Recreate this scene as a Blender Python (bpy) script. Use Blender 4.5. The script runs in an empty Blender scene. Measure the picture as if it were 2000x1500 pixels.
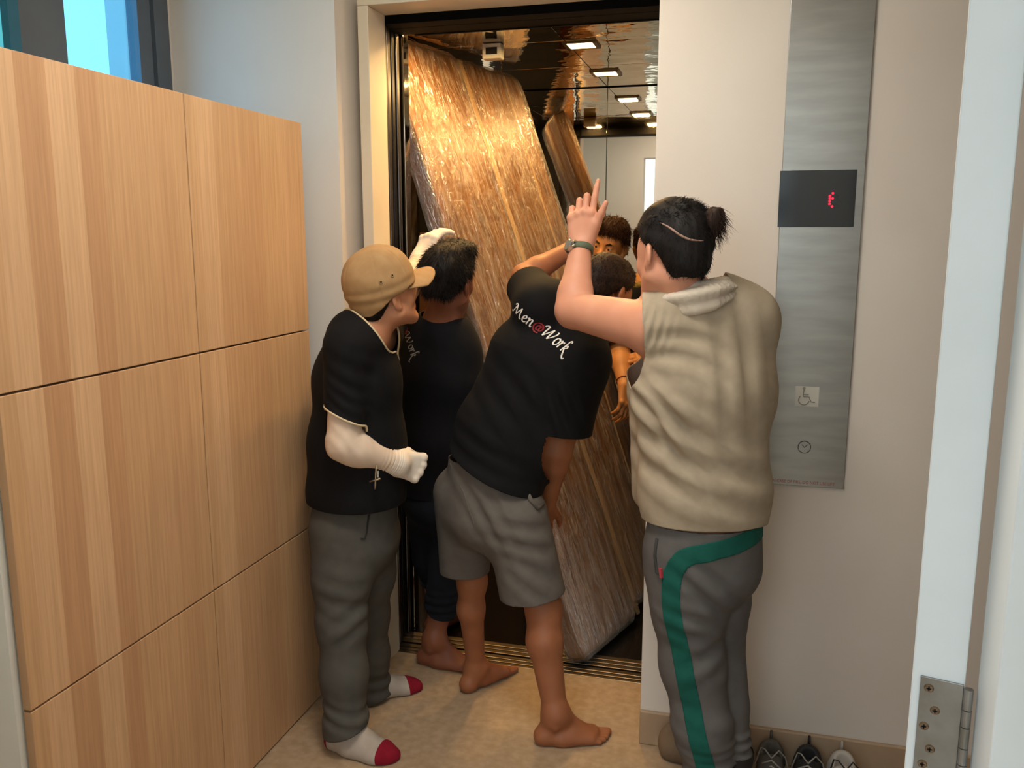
import bpy, bmesh, math, random
import numpy as np
from mathutils import Vector, Matrix, Quaternion, noise as mnoise
from mathutils.bvhtree import BVHTree

random.seed(7); np.random.seed(7)
S = bpy.context.scene
COL = S.collection
pi = math.pi

# ------------------------------------------------------------------ camera
F_PX, PITCH, YAW, CAM_H = 1680.0, math.radians(9.75), math.radians(15.1), 1.6
cam = bpy.data.cameras.new('camera'); cam.sensor_width = 36.0; cam.lens = 36.0 * F_PX / 2000.0
cam.clip_start = 0.02
camo = bpy.data.objects.new('camera', cam); COL.objects.link(camo)
camo.location = (0, 0, CAM_H); camo.rotation_euler = (pi / 2 - PITCH, 0, YAW)
S.camera = camo

# ------------------------------------------------------------------ world, exposure
S.view_settings.view_transform = 'Standard'; S.view_settings.look = 'None'
S.view_settings.gamma = 1.0; S.view_settings.use_curve_mapping = False
S.view_settings.exposure = -0.15
W = bpy.data.worlds.new('world'); S.world = W; W.use_nodes = True
wn = W.node_tree.nodes; wl = W.node_tree.links
bg = wn['Background']
tc = wn.new('ShaderNodeTexCoord'); sep = wn.new('ShaderNodeSeparateXYZ'); rmp = wn.new('ShaderNodeValToRGB')
wl.new(tc.outputs['Generated'], sep.inputs[0]); wl.new(sep.outputs['Z'], rmp.inputs[0])
rmp.color_ramp.elements[0].position = 0.0; rmp.color_ramp.elements[0].color = (.78, .82, .84, 1)
rmp.color_ramp.elements[1].position = 0.35; rmp.color_ramp.elements[1].color = (.82, .91, .98, 1)
wl.new(rmp.outputs[0], bg.inputs['Color']); bg.inputs['Strength'].default_value = 3.7
S.cycles.max_bounces = 10; S.cycles.glossy_bounces = 7; S.cycles.transparent_max_bounces = 12
S.cycles.caustics_reflective = False; S.cycles.caustics_refractive = False
S.cycles.sample_clamp_indirect = 6.0

def lamp(kind, name, loc, energy, color, rot=(0, 0, 0), size=.1, spot=None, blend=.6):
    l = bpy.data.lights.new(name, kind); l.energy = energy; l.color = color
    if kind == 'AREA': l.size = size
    if kind == 'SPOT': l.spot_size = spot; l.spot_blend = blend; l.shadow_soft_size = size
    if kind == 'POINT': l.shadow_soft_size = size
    o = bpy.data.objects.new(name, l); o.location = loc; o.rotation_euler = rot; COL.objects.link(o)
    return o
LIFT_Z = 2.385
LIFT_LAMPS = [(x, y) for x in (-1.50, -.70) for y in (3.70, 4.35)] + [(-1.10, 3.20), (-.66, 3.20)]
LOBBY_LAMPS = [(-.15, 1.15), (-.60, 2.25)]
for x, y in LIFT_LAMPS:
    o = lamp('AREA', 'lift_lamp_light', (x, y, LIFT_Z - .012), 10, (1, .60, .22), size=.1); o.data.spread = math.radians(178)
o = lamp('AREA', 'lobby_panel_light', (-.62, 1.55, 2.728), 19, (1, .94, .86), size=.55)
for x, y in LOBBY_LAMPS:
    lamp('SPOT', 'lobby_lamp_light', (x, y, 2.70), 16, (1, .84, .64), size=.16, spot=math.radians(125), blend=.8)

# ------------------------------------------------------------------ pixel -> world helpers (photo pixels, 2000 x 1500)
_fw = np.array([-math.sin(YAW) * math.cos(PITCH), math.cos(YAW) * math.cos(PITCH), -math.sin(PITCH)])
_rt = np.array([math.cos(YAW), math.sin(YAW), 0.0]); _up = np.cross(_rt, _fw)
_C = np.array([0, 0, CAM_H])
def ray(u, v): return _fw + _rt * (u - 1000) / F_PX + _up * (750 - v) / F_PX
def UY(u, v, Y): r = ray(u, v); return _C + r * (Y / r[1])
def UX(u, v, X): r = ray(u, v); return _C + r * (X / r[0])
def UZ(u, v, z=0.0): r = ray(u, v); return _C + r * ((z - CAM_H) / r[2])

# ------------------------------------------------------------------ materials
def lin(c):
    if isinstance(c, str):
        c = [int(c[i:i + 2], 16) / 255 for i in (0, 2, 4)]
    return tuple(x / 12.92 if x <= .04045 else ((x + .055) / 1.055) ** 2.4 for x in c) + (1,)
class NT:
    def __init__(s, m): s.t = m.node_tree; s.n = s.t.nodes; s.l = s.t.links
    def new(s, k, **kw):
        n = s.n.new(k)
        for a, b in kw.items():
            if a.startswith('i_'):
                key = a[2:]
                n.inputs[int(key) if key.isdigit() else key.replace('_', ' ')].default_value = b
            else: setattr(n, a, b)
        return n
    def link(s, a, b): s.l.new(a, b)
def mat(name, c1, c2=None, rough=.5, metal=0, scale=20, stretch=(1, 1, 1), bump=0, bscale=60, bstretch=None, spec=.5,
        coat=0, sheen=0, emit=None, estr=0, sss=0, lo=.35, hi=.65, detail=4, bdist=.002, aniso=0):
    m = bpy.data.materials.new(name); m.use_nodes = True; t = NT(m); p = t.n['Principled BSDF']
    p.inputs['Base Color'].default_value = lin(c1); p.inputs['Roughness'].default_value = rough
    p.inputs['Metallic'].default_value = metal; p.inputs['Specular IOR Level'].default_value = spec
    p.inputs['Coat Weight'].default_value = coat; p.inputs['Sheen Weight'].default_value = sheen
    p.inputs['Anisotropic'].default_value = aniso
    if sss:
        p.inputs['Subsurface Weight'].default_value = sss; p.inputs['Subsurface Scale'].default_value = .01
        p.inputs['Subsurface Radius'].default_value = (1, .35, .2)
    if emit: p.inputs['Emission Color'].default_value = lin(emit); p.inputs['Emission Strength'].default_value = estr
    tcn = t.new('ShaderNodeTexCoord')
    if c2:
        mp = t.new('ShaderNodeMapping'); mp.inputs['Scale'].default_value = stretch; t.link(tcn.outputs['Object'], mp.inputs[0])
        nz = t.new('ShaderNodeTexNoise', i_Scale=scale, i_Detail=detail); t.link(mp.outputs[0], nz.inputs['Vector'])
        r = t.new('ShaderNodeValToRGB'); r.color_ramp.elements[0].position = lo; r.color_ramp.elements[1].position = hi
        r.color_ramp.elements[0].color = lin(c1); r.color_ramp.elements[1].color = lin(c2)
        t.link(nz.outputs['Fac'], r.inputs[0]); t.link(r.outputs[0], p.inputs['Base Color'])
    if bump:
        mp = t.new('ShaderNodeMapping'); mp.inputs['Scale'].default_value = bstretch or (1, 1, 1); t.link(tcn.outputs['Object'], mp.inputs[0])
        nz = t.new('ShaderNodeTexNoise', i_Scale=bscale, i_Detail=3); t.link(mp.outputs[0], nz.inputs['Vector'])
        b = t.new('ShaderNodeBump'); b.inputs['Strength'].default_value = bump; b.inputs['Distance'].default_value = bdist
        t.link(nz.outputs['Fac'], b.inputs['Height']); t.link(b.outputs[0], p.inputs['Normal'])
    return m

M = {}
M['wall'] = mat('wall_paint', 'ded6cb', 'dad1c5', rough=.75, scale=3, bump=.12, bscale=220)
M['white'] = mat('white_paint', 'e4e6e2', 'dcdfdb', rough=.45, scale=4, bump=.05, bscale=120)
M['jamb'] = mat('door_paint', 'eceeea', 'e4e7e3', rough=.4, scale=6)
M['ceil'] = mat('ceiling_paint', 'e6e2da', rough=.8)
M['floor'] = mat('beige_stone', '9f886c', 'af987d', rough=.38, scale=34, detail=8, bump=.05, bscale=40)
M['skirt'] = mat('stone_skirting', 'a58c72', 'b59c80', rough=.5, scale=8, detail=8)
M['architrave'] = mat('cream_paint', 'd8cbb4', 'd3c5ad', rough=.4, scale=5)
M['steel'] = mat('brushed_steel', 'a7a7a2', '9b9b96', rough=.34, metal=.85, scale=6, stretch=(1, 1, 6), bump=.08, bscale=30, bstretch=(1, 1, 60), bdist=.0006)
M['door_steel'] = mat('door_steel', '6f6a64', '5d5853', rough=.28, metal=1, scale=5)
M['dark_steel'] = mat('dark_steel', '1d1d1f', '161618', rough=.3, metal=.6, scale=5)
M['sill'] = mat('aluminium_sill', '8d8170', '6d6252', rough=.35, metal=1, scale=30, stretch=(.2, 4, 1))
M['black'] = mat('black_gap', '060606', rough=.9)
M['car_floor'] = mat('black_stone', '0b0b0c', '151516', rough=.12, scale=60)
M['mirror'] = mat('mirror_glass', 'd9d2c6', rough=.02, metal=1)
M['mirror_ceiling'] = mat('mirror_steel_ceiling', 'c9b796', rough=.03, metal=1, bump=.22, bscale=5, bdist=.03)
M['car_post'] = mat('polished_steel', 'b3a894', rough=.06, metal=1, bump=.05, bscale=6, bdist=.02)
M['alu'] = mat('grey_aluminium', '6b7177', '5f656b', rough=.4, metal=.5, scale=3)
M['lamp'] = mat('lamp_diffuser', 'ffffff', emit='ffdf9a', estr=9)
M['lamp_frame'] = mat('lamp_frame', '5a4526', rough=.35, metal=.8)
M['display'] = mat('black_display', '15181a', '1b1f21', rough=.12, scale=2)
M['led'] = mat('red_led', 'ff2040', emit='ff1838', estr=2.2)
M['led_off'] = mat('dim_led', '2c2c30', rough=.5)
M['plate'] = mat('pale_plate', 'c9c8be', rough=.45)
M['ink'] = mat('grey_ink', '85847c', rough=.6)
M['dark_ink'] = mat('dark_ink', '3f4446', rough=.5)
M['red_ink'] = mat('red_ink', 'a5483e', rough=.6)
M['hinge'] = mat('worn_hinge', '8f8a80', 'a3a09a', rough=.42, metal=.75, scale=25)
M['rust'] = mat('rusty_screw', '8e745a', '6b543e', rough=.5, metal=.5, scale=400)
M['board'] = mat('brown_board', '4a2810', '55300f', rough=.5, scale=4, stretch=(8, 8, .5))

def glass_mat(name, tint, refl=.08, rough=.03):
    m = bpy.data.materials.new(name); m.use_nodes = True; t = NT(m); t.n.remove(t.n['Principled BSDF'])
    tr = t.new('ShaderNodeBsdfTransparent', i_Color=lin(tint)); g = t.new('ShaderNodeBsdfGlossy', i_Roughness=rough)
    mx = t.new('ShaderNodeMixShader', i_0=refl); t.link(tr.outputs[0], mx.inputs[1]); t.link(g.outputs[0], mx.inputs[2])
    t.link(mx.outputs[0], t.n['Material Output'].inputs[0]); return m
M['glass'] = glass_mat('tinted_glass', 'a4defc')
M['glass_clear'] = glass_mat('clear_glass', 'f2f6f6')
M['header'] = mat('black_header', '040404', '060606', rough=.85, spec=.1)
M['glass_teal'] = glass_mat('teal_glass', '7fb7ba')

def wood_mat():
    m = bpy.data.materials.new('oak_laminate'); m.use_nodes = True; t = NT(m); p = t.n['Principled BSDF']
    tcn = t.new('ShaderNodeTexCoord'); geo = t.new('ShaderNodeNewGeometry')
    sp = t.new('ShaderNodeSeparateXYZ'); t.link(geo.outputs['Position'], sp.inputs[0])
    mul = t.new('ShaderNodeMath', operation='MULTIPLY'); mul.inputs[1].default_value = 12.5; t.link(sp.outputs['Y'], mul.inputs[0])
    vo = t.new('ShaderNodeTexVoronoi', voronoi_dimensions='1D', i_Scale=1.0, i_Randomness=.75); t.link(mul.outputs[0], vo.inputs['W'])
    sc = t.new('ShaderNodeSeparateColor'); t.link(vo.outputs['Color'], sc.inputs[0])
    r = t.new('ShaderNodeValToRGB'); e = r.color_ramp.elements
    e[0].position = 0; e[0].color = lin('be946f'); e[1].position = 1; e[1].color = lin('d3ad88')
    x = e.new(.5); x.color = lin('c9a37b'); t.link(sc.outputs[0], r.inputs[0])
    mp = t.new('ShaderNodeMapping'); mp.inputs['Scale'].default_value = (1, 60, 1.6); t.link(geo.outputs['Position'], mp.inputs[0])
    nz = t.new('ShaderNodeTexNoise', i_Scale=2.6, i_Detail=6, i_Distortion=.3); t.link(mp.outputs[0], nz.inputs['Vector'])
    r2 = t.new('ShaderNodeValToRGB'); r2.color_ramp.elements[0].position = .3; r2.color_ramp.elements[1].position = .7
    r2.color_ramp.elements[0].color = (.84, .82, .80, 1); r2.color_ramp.elements[1].color = (1.06, 1.06, 1.05, 1); t.link(nz.outputs['Fac'], r2.inputs[0])
    mx = t.new('ShaderNodeMix', data_type='RGBA', blend_type='MULTIPLY'); mx.inputs[0].default_value = 1
    t.link(r.outputs[0], mx.inputs[6]); t.link(r2.outputs[0], mx.inputs[7]); t.link(mx.outputs[2], p.inputs['Base Color'])
    p.inputs['Roughness'].default_value = .42
    b = t.new('ShaderNodeBump', i_Strength=.06, i_Distance=.001); t.link(nz.outputs['Fac'], b.inputs['Height']); t.link(b.outputs[0], p.inputs['Normal'])
    return m
M['oak'] = wood_mat()

# ------------------------------------------------------------------ object helpers
def link_mesh(name, me, m=None, parent=None, smooth=False):
    o = bpy.data.objects.new(name, me); COL.objects.link(o)
    if m is not None: me.materials.append(m)
    if parent is not None:
        o.parent = parent; o.matrix_parent_inverse = parent.matrix_world.inverted() if False else Matrix.Translation(parent.location).inverted()
    if smooth: me.shade_smooth()
    return o
def tag(o, label, cat, group=None, kind=None):
    o['label'] = label; o['category'] = cat
    if group: o['group'] = group
    if kind: o['kind'] = kind
    return o
def thing(name, label, cat, loc=(0, 0, 0), group=None):
    o = bpy.data.objects.new(name, None); COL.objects.link(o); o.location = loc; o.empty_display_size = .05
    return tag(o, label, cat, group)
def obj(name, bm, m, parent=None, smooth=False):
    me = bpy.data.meshes.new(name); bm.normal_update(); bm.to_mesh(me); bm.free()
    return link_mesh(name, me, m, parent, smooth)
def struct(name, bm, m, parent=None):
    o = obj(name, bm, m, parent); o['kind'] = 'structure'; return o
def box(bm, x0, x1, y0, y1, z0, z1, bev=0):
    r = bmesh.ops.create_cube(bm, size=1); vs = r['verts']
    for v in vs:
        v.co = Vector((x0 + (v.co.x + .5) * (x1 - x0), y0 + (v.co.y + .5) * (y1 - y0), z0 + (v.co.z + .5) * (z1 - z0)))
    if bev:
        es = list({e for v in vs for e in v.link_edges})
        bmesh.ops.bevel(bm, geom=es, offset=bev, segments=2, affect='EDGES', profile=.5)
    return bm
def B(*a, bev=0): return box(bmesh.new(), *a, bev=bev)
def cyl(bm, a, b, r0, r1=None, seg=16, cap=True):
    a = Vector(a); b = Vector(b); d = b - a
    r = bmesh.ops.create_cone(bm, cap_ends=cap, segments=seg, radius1=r0, radius2=r0 if r1 is None else r1, depth=d.length)
    q = d.to_track_quat('Z', 'Y').to_matrix().to_4x4(); q.translation = (a + b) / 2
    bmesh.ops.transform(bm, matrix=q, verts=r['verts']); return bm
def tube(bm, pts, r, seg=8, closed=False):
    pts = [Vector(p) for p in pts]; n = len(pts); rings = []; prev = None
    for i, p in enumerate(pts):
        if closed: t = pts[(i + 1) % n] - pts[i - 1]
        else: t = pts[min(i + 1, n - 1)] - pts[max(i - 1, 0)]
        t.normalize()
        if prev is None: u = t.orthogonal().normalized()
        else: u = (prev - t * prev.dot(t)).normalized()
        prev = u; w = t.cross(u); rr = r[i] if hasattr(r, '__len__') else r
        rings.append([bm.verts.new(p + (u * math.cos(2 * pi * k / seg) + w * math.sin(2 * pi * k / seg)) * rr) for k in range(seg)])
    for i in range(n if closed else n - 1):
        a = rings[i]; b = rings[(i + 1) % n]
        for k in range(seg): bm.faces.new((a[k], a[(k + 1) % seg], b[(k + 1) % seg], b[k]))
    if not closed:
        bm.faces.new(rings[0][::-1]); bm.faces.new(rings[-1])
    return bm

# ================================================================== ROOM
struct('floor', B(-2.2, 1.7, -3.6, 2.925, -.12, 0), M['floor'])
WL, LW = 2.70, 2.905                     # left wall plane, lift wall plane
bm = B(-2.2, -1.325, WL, 3.0, 0, 2.8); struct('wall_back_left', bm, M['wall'])
bm = B(-1.325, -1.285, LW - .005, 3.0, 0, 2.8); struct('wall_lift_side', bm, M['wall'])
bm = B(-1.285, -.264, LW - .005, 2.93, 2.40, 2.8); struct('wall_lift_top', bm, M['wall'])
struct('wall_back_right', B(-.264, 1.7, 2.55, 3.0, 0, 2.8, bev=.004), M['wall'])
# lift portal trim
struct('trim_1', B(-1.285, -1.247, 2.787, 2.93, 0, 2.353, bev=.002), M['architrave'])
struct('trim_2', B(-1.285, -.20, 2.787, 2.93, 2.3535, 2.40, bev=.002), M['architrave'])
struct('trim_3', B(-.205, -.17, 2.6, 2.93, 0, 2.353), M['architrave'])
# skirting on the right wall
struct('baseboard_right', B(-.2645, 1.7, 2.535, 2.5505, 0, .114, bev=.004), M['skirt'])
struct('baseboard_left', B(-2.05, -1.32, WL - .014, WL + .001, 0, .11, bev=.004), M['skirt'])
struct('ceiling', B(-2.2, 1.7, .75, 2.93, 2.75, 2.85), M['ceil'])
# left wall with window
XW = -1.94
bm = bmesh.new(); box(bm, XW - .15, XW, .9, 2.72, 0, 1.0); box(bm, XW - .15, XW, .9, 2.72, 2.55, 2.8); box(bm, XW - .15, XW, .9, 1.1, 1.0, 2.55); box(bm, XW-.15, XW, 2.66, 2.72, 1.0, 2.55)
struct('wall_left', bm, M['wall'])
w1 = bpy.data.objects.new('window_1', None); COL.objects.link(w1); w1['kind'] = 'structure'; w1.location = (XW, 1.9, 1.0)
bm = bmesh.new(); box(bm, XW - .03, XW + .012, 2.515, 2.578, 1.0, 2.55); box(bm, XW - .03, XW + .02, 2.588, 2.662, 1.0, 2.55)
struct('window_frame', bm, M['alu'], w1)
struct('window_frame', B(XW - .03, XW + .03, 2.01, 2.175, 1.0, 2.55), M['alu'], w1)
bm = bmesh.new(); box(bm, XW - .03, XW + .02, 1.1, 2.66, 1.0, 1.05); box(bm, XW - .03, XW + .02, 1.1, 2.66, 2.5, 2.55); box(bm, XW - .03, XW + .02, 1.1, 1.16, 1.05, 2.5)
struct('window_frame', bm, M['alu'], w1)
struct('window_pane', B(XW - .012, XW - .006, 2.17, 2.52, 1.04, 2.51), M['glass'], w1)
struct('window_pane', B(XW - .012, XW - .006, 1.15, 2.015, 1.04, 2.51), M['glass_teal'], w1)

# room behind the camera (seen in the lift mirrors): side walls, ceiling, glazed far wall with white columns
struct('wall_entrance_left', B(-2.2, -1.02, .60, .75, 0, 2.8), M['wall'])
struct('wall_entrance_top', B(-1.02, 1.7, .60, .75, 2.36, 2.8), M['wall'])
struct('wall_right', B(1.6, 1.7, -3.6, 2.55, 0, 2.8), M['wall'])
struct('ceiling_entrance', B(-2.2, 1.7, -1.2, .60, 2.75, 2.85), M['ceil'])
bm = bmesh.new()
for a0, a1, z0, z1 in ((-3.6, -2.4, 0, 2.8), (-.7, .6, 0, 2.8), (-2.4, -.7, 0, 1.1), (-2.4, -.7, 2.65, 2.8)): box(bm, -2.2, -2.05, a0, a1, z0, z1)
struct('wall_hall_left', bm, M['wall'])
w3 = bpy.data.objects.new('window_3', None); COL.objects.link(w3); w3['kind'] = 'structure'; w3.location = (-2.1, -1.5, 1.1)
struct('window_pane', B(-2.12, -2.11, -2.4, -.7, 1.1, 2.65), glass_mat('blue_glass', '6fc3e6'), w3)
bm = bmesh.new()
for a0, a1, z0, z1 in ((-2.4, -.7, 1.1, 1.15), (-2.4, -.7, 2.6, 2.65), (-2.4, -2.35, 1.15, 2.6), (-.75, -.7, 1.15, 2.6), (-1.57, -1.53, 1.15, 2.6)): box(bm, -2.15, -2.06, a0, a1, z0, z1)
struct('window_frame', bm, M['alu'], w3)
w2 = bpy.data.objects.new('window_2', None); COL.objects.link(w2); w2['kind'] = 'structure'; w2.location = (-.5, -3.5, 0)
for x in (-2.05, -1.25, -.35, .6, 1.5):
    struct('window_column', B(x - .09, x + .09, -3.55, -3.4, 0, 2.75), M['white'], w2)
struct('window_transom', B(-2.05, 1.6, -3.52, -3.44, 1.75, 1.95), M['alu'], w2)
struct('window_transom', B(-2.05, 1.6, -3.52, -3.44, 0, .9), M['white'], w2)
struct('window_pane', B(-2.05, 1.6, -3.485, -3.475, .9, 2.75), M['glass_clear'], w2)

# ------------------------------------------------------------------ lift
XL, XR, YB = -1.92, -.15, 4.76
lift = bpy.data.objects.new('lift_shell', None); COL.objects.link(lift); lift.location = (-1.0, 3.1, 0); lift['kind'] = 'structure'
P_ = lift
obj('car_floor', B(XL, XR, 3.085, YB, -.05, -.003), M['car_floor'], P_)
bm = bmesh.new()
for k, (y0, y1, z) in enumerate([(2.912, 2.93, .0), (2.936, 2.955, .0), (2.961, 2.985, .0), (3.0, 3.022, .0), (3.028, 3.05, .0), (3.056, 3.085, .0)]):
    box(bm, -1.36, -.17, y0, y1, -.03, z + .002, bev=.0015)
obj('door_sill', bm, M['sill'], P_)
obj('sill_groove', B(-1.36, -.17, 2.908, 3.09, -.04, -.012), M['dark_steel'], P_)
xs = [XL, -1.345, -.755, XR]
for a, b in zip(xs[:-1], xs[1:]):
    obj('mirror_panel', B(a + .0015, b - .0015, YB, YB + .012, .28, LIFT_Z, bev=.001), M['mirror'], P_)
obj('wall_backing', B(XL - .05, XR + .05, YB + .013, YB + .05, 0, LIFT_Z + .1), M['dark_steel'], P_)
obj('kick_plate', B(XL, XR, YB - .006, YB + .012, 0, .278), M['dark_steel'], P_)
for k, (a, b) in enumerate([(3.22, 3.74), (3.74, 4.25), (4.25, YB)]):
    obj('side_panel', B(XL - .02, XL, a + .0015, b - .0015, 0, LIFT_Z, bev=.001), M['mirror'], P_)
    obj('side_panel', B(XR, XR + .02, a + .0015, b - .0015, 0, LIFT_Z, bev=.001), M['mirror'], P_)
# ceiling panels (polished, slightly wavy steel)
for a, b in zip([XL, -1.345, -.755], [-1.345, -.755, XR]):
    for c, d in [(3.1, 3.62), (3.62, 4.17), (4.17, YB - .03)]:
        obj('ceiling_panel', B(a + .002, b - .002, c + .002, d - .002, LIFT_Z, LIFT_Z + .015, bev=.001), M['mirror_ceiling'], P_)
obj('ceiling_backing', B(XL - .05, XR + .05, 3.0, YB + .05, LIFT_Z + .03, LIFT_Z + .06), M['black'], P_)
# door panels stacked open on the left, header, entrance post
for (y0, y1, x1, m) in [(2.935, 2.962, -1.256, 'door_steel'), (2.972, 2.999, -1.259, 'door_steel'), (3.03, 3.056, -1.267, 'dark_steel'), (3.064, 3.09, -1.262, 'door_steel')]:
    obj('door_panel', B(-1.75, x1, y0, y1, .004, 2.345, bev=.003), M[m], P_)
obj('entrance_post', B(-1.36, -1.252, 3.105, 3.155, 0, LIFT_Z, bev=.002), M['car_post'], P_)
obj('side_return', B(XR - .06, XR + .02, 3.105, 3.22, 0, LIFT_Z), M['car_post'], P_)
obj('door_header', B(-1.30, -.15, 2.931, 3.0, 2.325, 2.62), M['header'], P_)
obj('header_lip', B(-1.30, -.15, 3.005, 3.1, 2.325, 2.6), M['header'], P_)
obj('header_edge', B(-1.205, -.15, 3.1, 3.112, 2.322, 2.6), M['header'], P_)
obj('shaft_wall', B(-1.9, -1.30, 3.095, 3.102, 0, 2.5), M['black'], P_)
for i, (x, y) in enumerate(LIFT_LAMPS):
    where = ['middle left', 'back left', 'middle right', 'back right', 'by the door at left', 'by the door at right'][i]
    t = thing('ceiling_lamp', 'square warm recessed lamp in the lift ceiling, %s' % where, 'lamp', (x, y, LIFT_Z), 'lamps in the lift ceiling')
    bm = bmesh.new()
    for sx, sy, lx, ly in ((0, 1, .07, .008), (0, -1, .07, .008), (1, 0, .008, .062), (-1, 0, .008, .062)):
        box(bm, x + sx * .062 - lx, x + sx * .062 + lx, y + sy * .062 - ly, y + sy * .062 + ly, LIFT_Z - .008, LIFT_Z - .0005)
    obj('frame', bm, M['lamp_frame'], t)
    obj('diffuser', B(x - .053, x + .053, y - .053, y + .053, LIFT_Z - .006, LIFT_Z - .002), M['lamp'], t)
for i, (x, y) in enumerate(LOBBY_LAMPS):
    bm = bmesh.new(); cyl(bm, (x, y, 2.735), (x, y, 2.75), .07, seg=24)
    o = obj('ceiling_lamp', bm, M['lamp'])
    tag(o, ['round lobby ceiling lamp nearer the entrance', 'round lobby ceiling lamp nearer the lift'][i], 'lamp', 'lobby ceiling lamps')
px_, py_ = -.62, 1.55
t = thing('ceiling_panel_light', 'square white panel light in the lobby ceiling', 'lamp', (px_, py_, 2.75))
obj('diffuser', B(px_ - .275, px_ + .275, py_ - .275, py_ + .275, 2.735, 2.742), mat('panel_diffuser', 'ffffff', emit='fff0dc', estr=6), t)
bm = bmesh.new()
for a0, a1, b0, b1 in ((-.3, .3, -.3, -.276), (-.3, .3, .276, .3), (-.3, -.276, -.276, .276), (.276, .3, -.276, .276)): box(bm, px_ + a0, px_ + a1, py_ + b0, py_ + b1, 2.733, 2.7495)
obj('frame', bm, M['white'], t)
# small white ceiling camera
p = UZ(963, 86, LIFT_Z)
t = thing('ceiling_sensor', 'small white box with a dark window under the lift ceiling', 'sensor', tuple(p))
bm = B(p[0] - .04, p[0] + .04, p[1] - .025, p[1] + .025, p[2] - .062, p[2] - .001, bev=.004); obj('housing', bm, M['plate'], t)
obj('dark_window', B(p[0] - .024, p[0] + .024, p[1] - .028, p[1] - .0255, p[2] - .045, p[2] - .018), M['black'], t)

# ------------------------------------------------------------------ cabinet
cab = thing('cabinet', 'tall oak cabinet with six flat doors along the left side', 'cabinet', (-1.6, 1.93, 0))
CX = -1.38
obj('carcass', B(CX - .38, CX - .0235, 1.322, 2.545, .004, 1.946), M['plate'], cab)
rows = [(.006, .632), (.637, 1.294), (1.299, 1.953)]; cols = [(1.316, 1.953), (1.957, 2.55)]
for z0, z1 in rows:
    for y0, y1 in cols:
        obj('cabinet_door', B(CX - .02, CX, y0, y1, z0, z1, bev=.0012), M['oak'], cab)
obj('side_panel', B(CX - .38, CX - .025, 1.302, 1.3215, .004, 1.946), M['white'], cab)

# ------------------------------------------------------------------ lift control panel
PY = 2.55
pan = thing('control_panel', 'tall brushed steel lift panel with call button on the right wall', 'panel', (.19, PY, .88))
px0, px1 = .084, .298
obj('face_plate', B(px0, px1, PY - .008, PY, .886, 2.62, bev=.0015), M['steel'], pan)
def onp(u, v, d=.008): return UY(u, v, PY - d)
a = onp(1524, 334); b = onp(1667, 443)
dis = obj('display', B(a[0], b[0], PY - .0105, PY - .0079, b[2], a[2], bev=.0008), M['display'], pan)
bm = bmesh.new()
for (x, y) in [(680, 1133), (663, 1148), (662, 1163), (678, 1163), (661, 1179), (660, 1195), (675, 1210)]:
    c = onp(1400 + x / 3, y / 3, .0108); cyl(bm, (c[0], c[1] - .0008, c[2]), (c[0], c[1] + .0006, c[2]), .0032, seg=10)
obj('lit_dots', bm, M['led'], dis)
bm = bmesh.new()
for (x, y) in [(694, 1133), (708, 1150), (708, 1163), (722, 1180), (722, 1195), (708, 1210)]:
    c = onp(1400 + x / 3, y / 3, .0108); cyl(bm, (c[0], c[1] - .0004, c[2]), (c[0], c[1] + .0006, c[2]), .003, seg=10)
obj('unlit_dots', bm, M['led_off'], dis)
a = onp(1554, 754); b = onp(1598, 795)
sign = obj('wheelchair_sign', B(a[0], b[0], PY - .0095, PY - .0079, b[2], a[2], bev=.0004), M['plate'], pan)
def pline(pts, r=.0016, yo=.0098): return [Vector(onp(u, v, yo)) for u, v in pts]
bm = bmesh.new()
def sp(x, y): return (1500 + x / 5, 700 + y / 5)
tube(bm, pline([sp(352, 300), sp(345, 345), sp(343, 362)]), .0016, 6)
tube(bm, pline([sp(343, 352), sp(398, 356)]), .0012, 6)
tube(bm, pline([sp(345, 372), sp(400, 376), sp(420, 425), sp(458, 430)]), .0016, 6)
tube(bm, pline([sp(350 + 52 * math.cos(t), 405 + 48 * math.sin(t)) for t in np.linspace(-2.0 - .3, -6.05 - .0, 16)]), .0014, 6)
c = onp(*sp(352, 290), .0098); cyl(bm, (c[0], c[1] - .0008, c[2]), (c[0], c[1] + .001, c[2]), .0042, seg=12)
obj('wheelchair_symbol', bm, M['ink'], sign)
c = onp(1571, 873); bm = bmesh.new(); cyl(bm, (c[0], PY - .011, c[2]), (c[0], PY - .0079, c[2]), .0165, .0165, seg=28)
btn = obj('call_button', bm, M['steel'], pan)
bm = bmesh.new(); tube(bm, [(c[0] + .0172 * math.cos(t), PY - .0112, c[2] + .0172 * math.sin(t)) for t in np.linspace(0, 2 * pi, 28)[:-1]], .0011, 6, True); obj('button_ring', bm, M['dark_ink'], btn)
bm = bmesh.new(); tube(bm, [(c[0] - .007, PY - .0113, c[2] + .007), (c[0], PY - .0113, c[2] - .001), (c[0] + .008, PY - .0113, c[2] + .008)], .0011, 6); obj('arrow_mark', bm, M['dark_ink'], btn)
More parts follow.
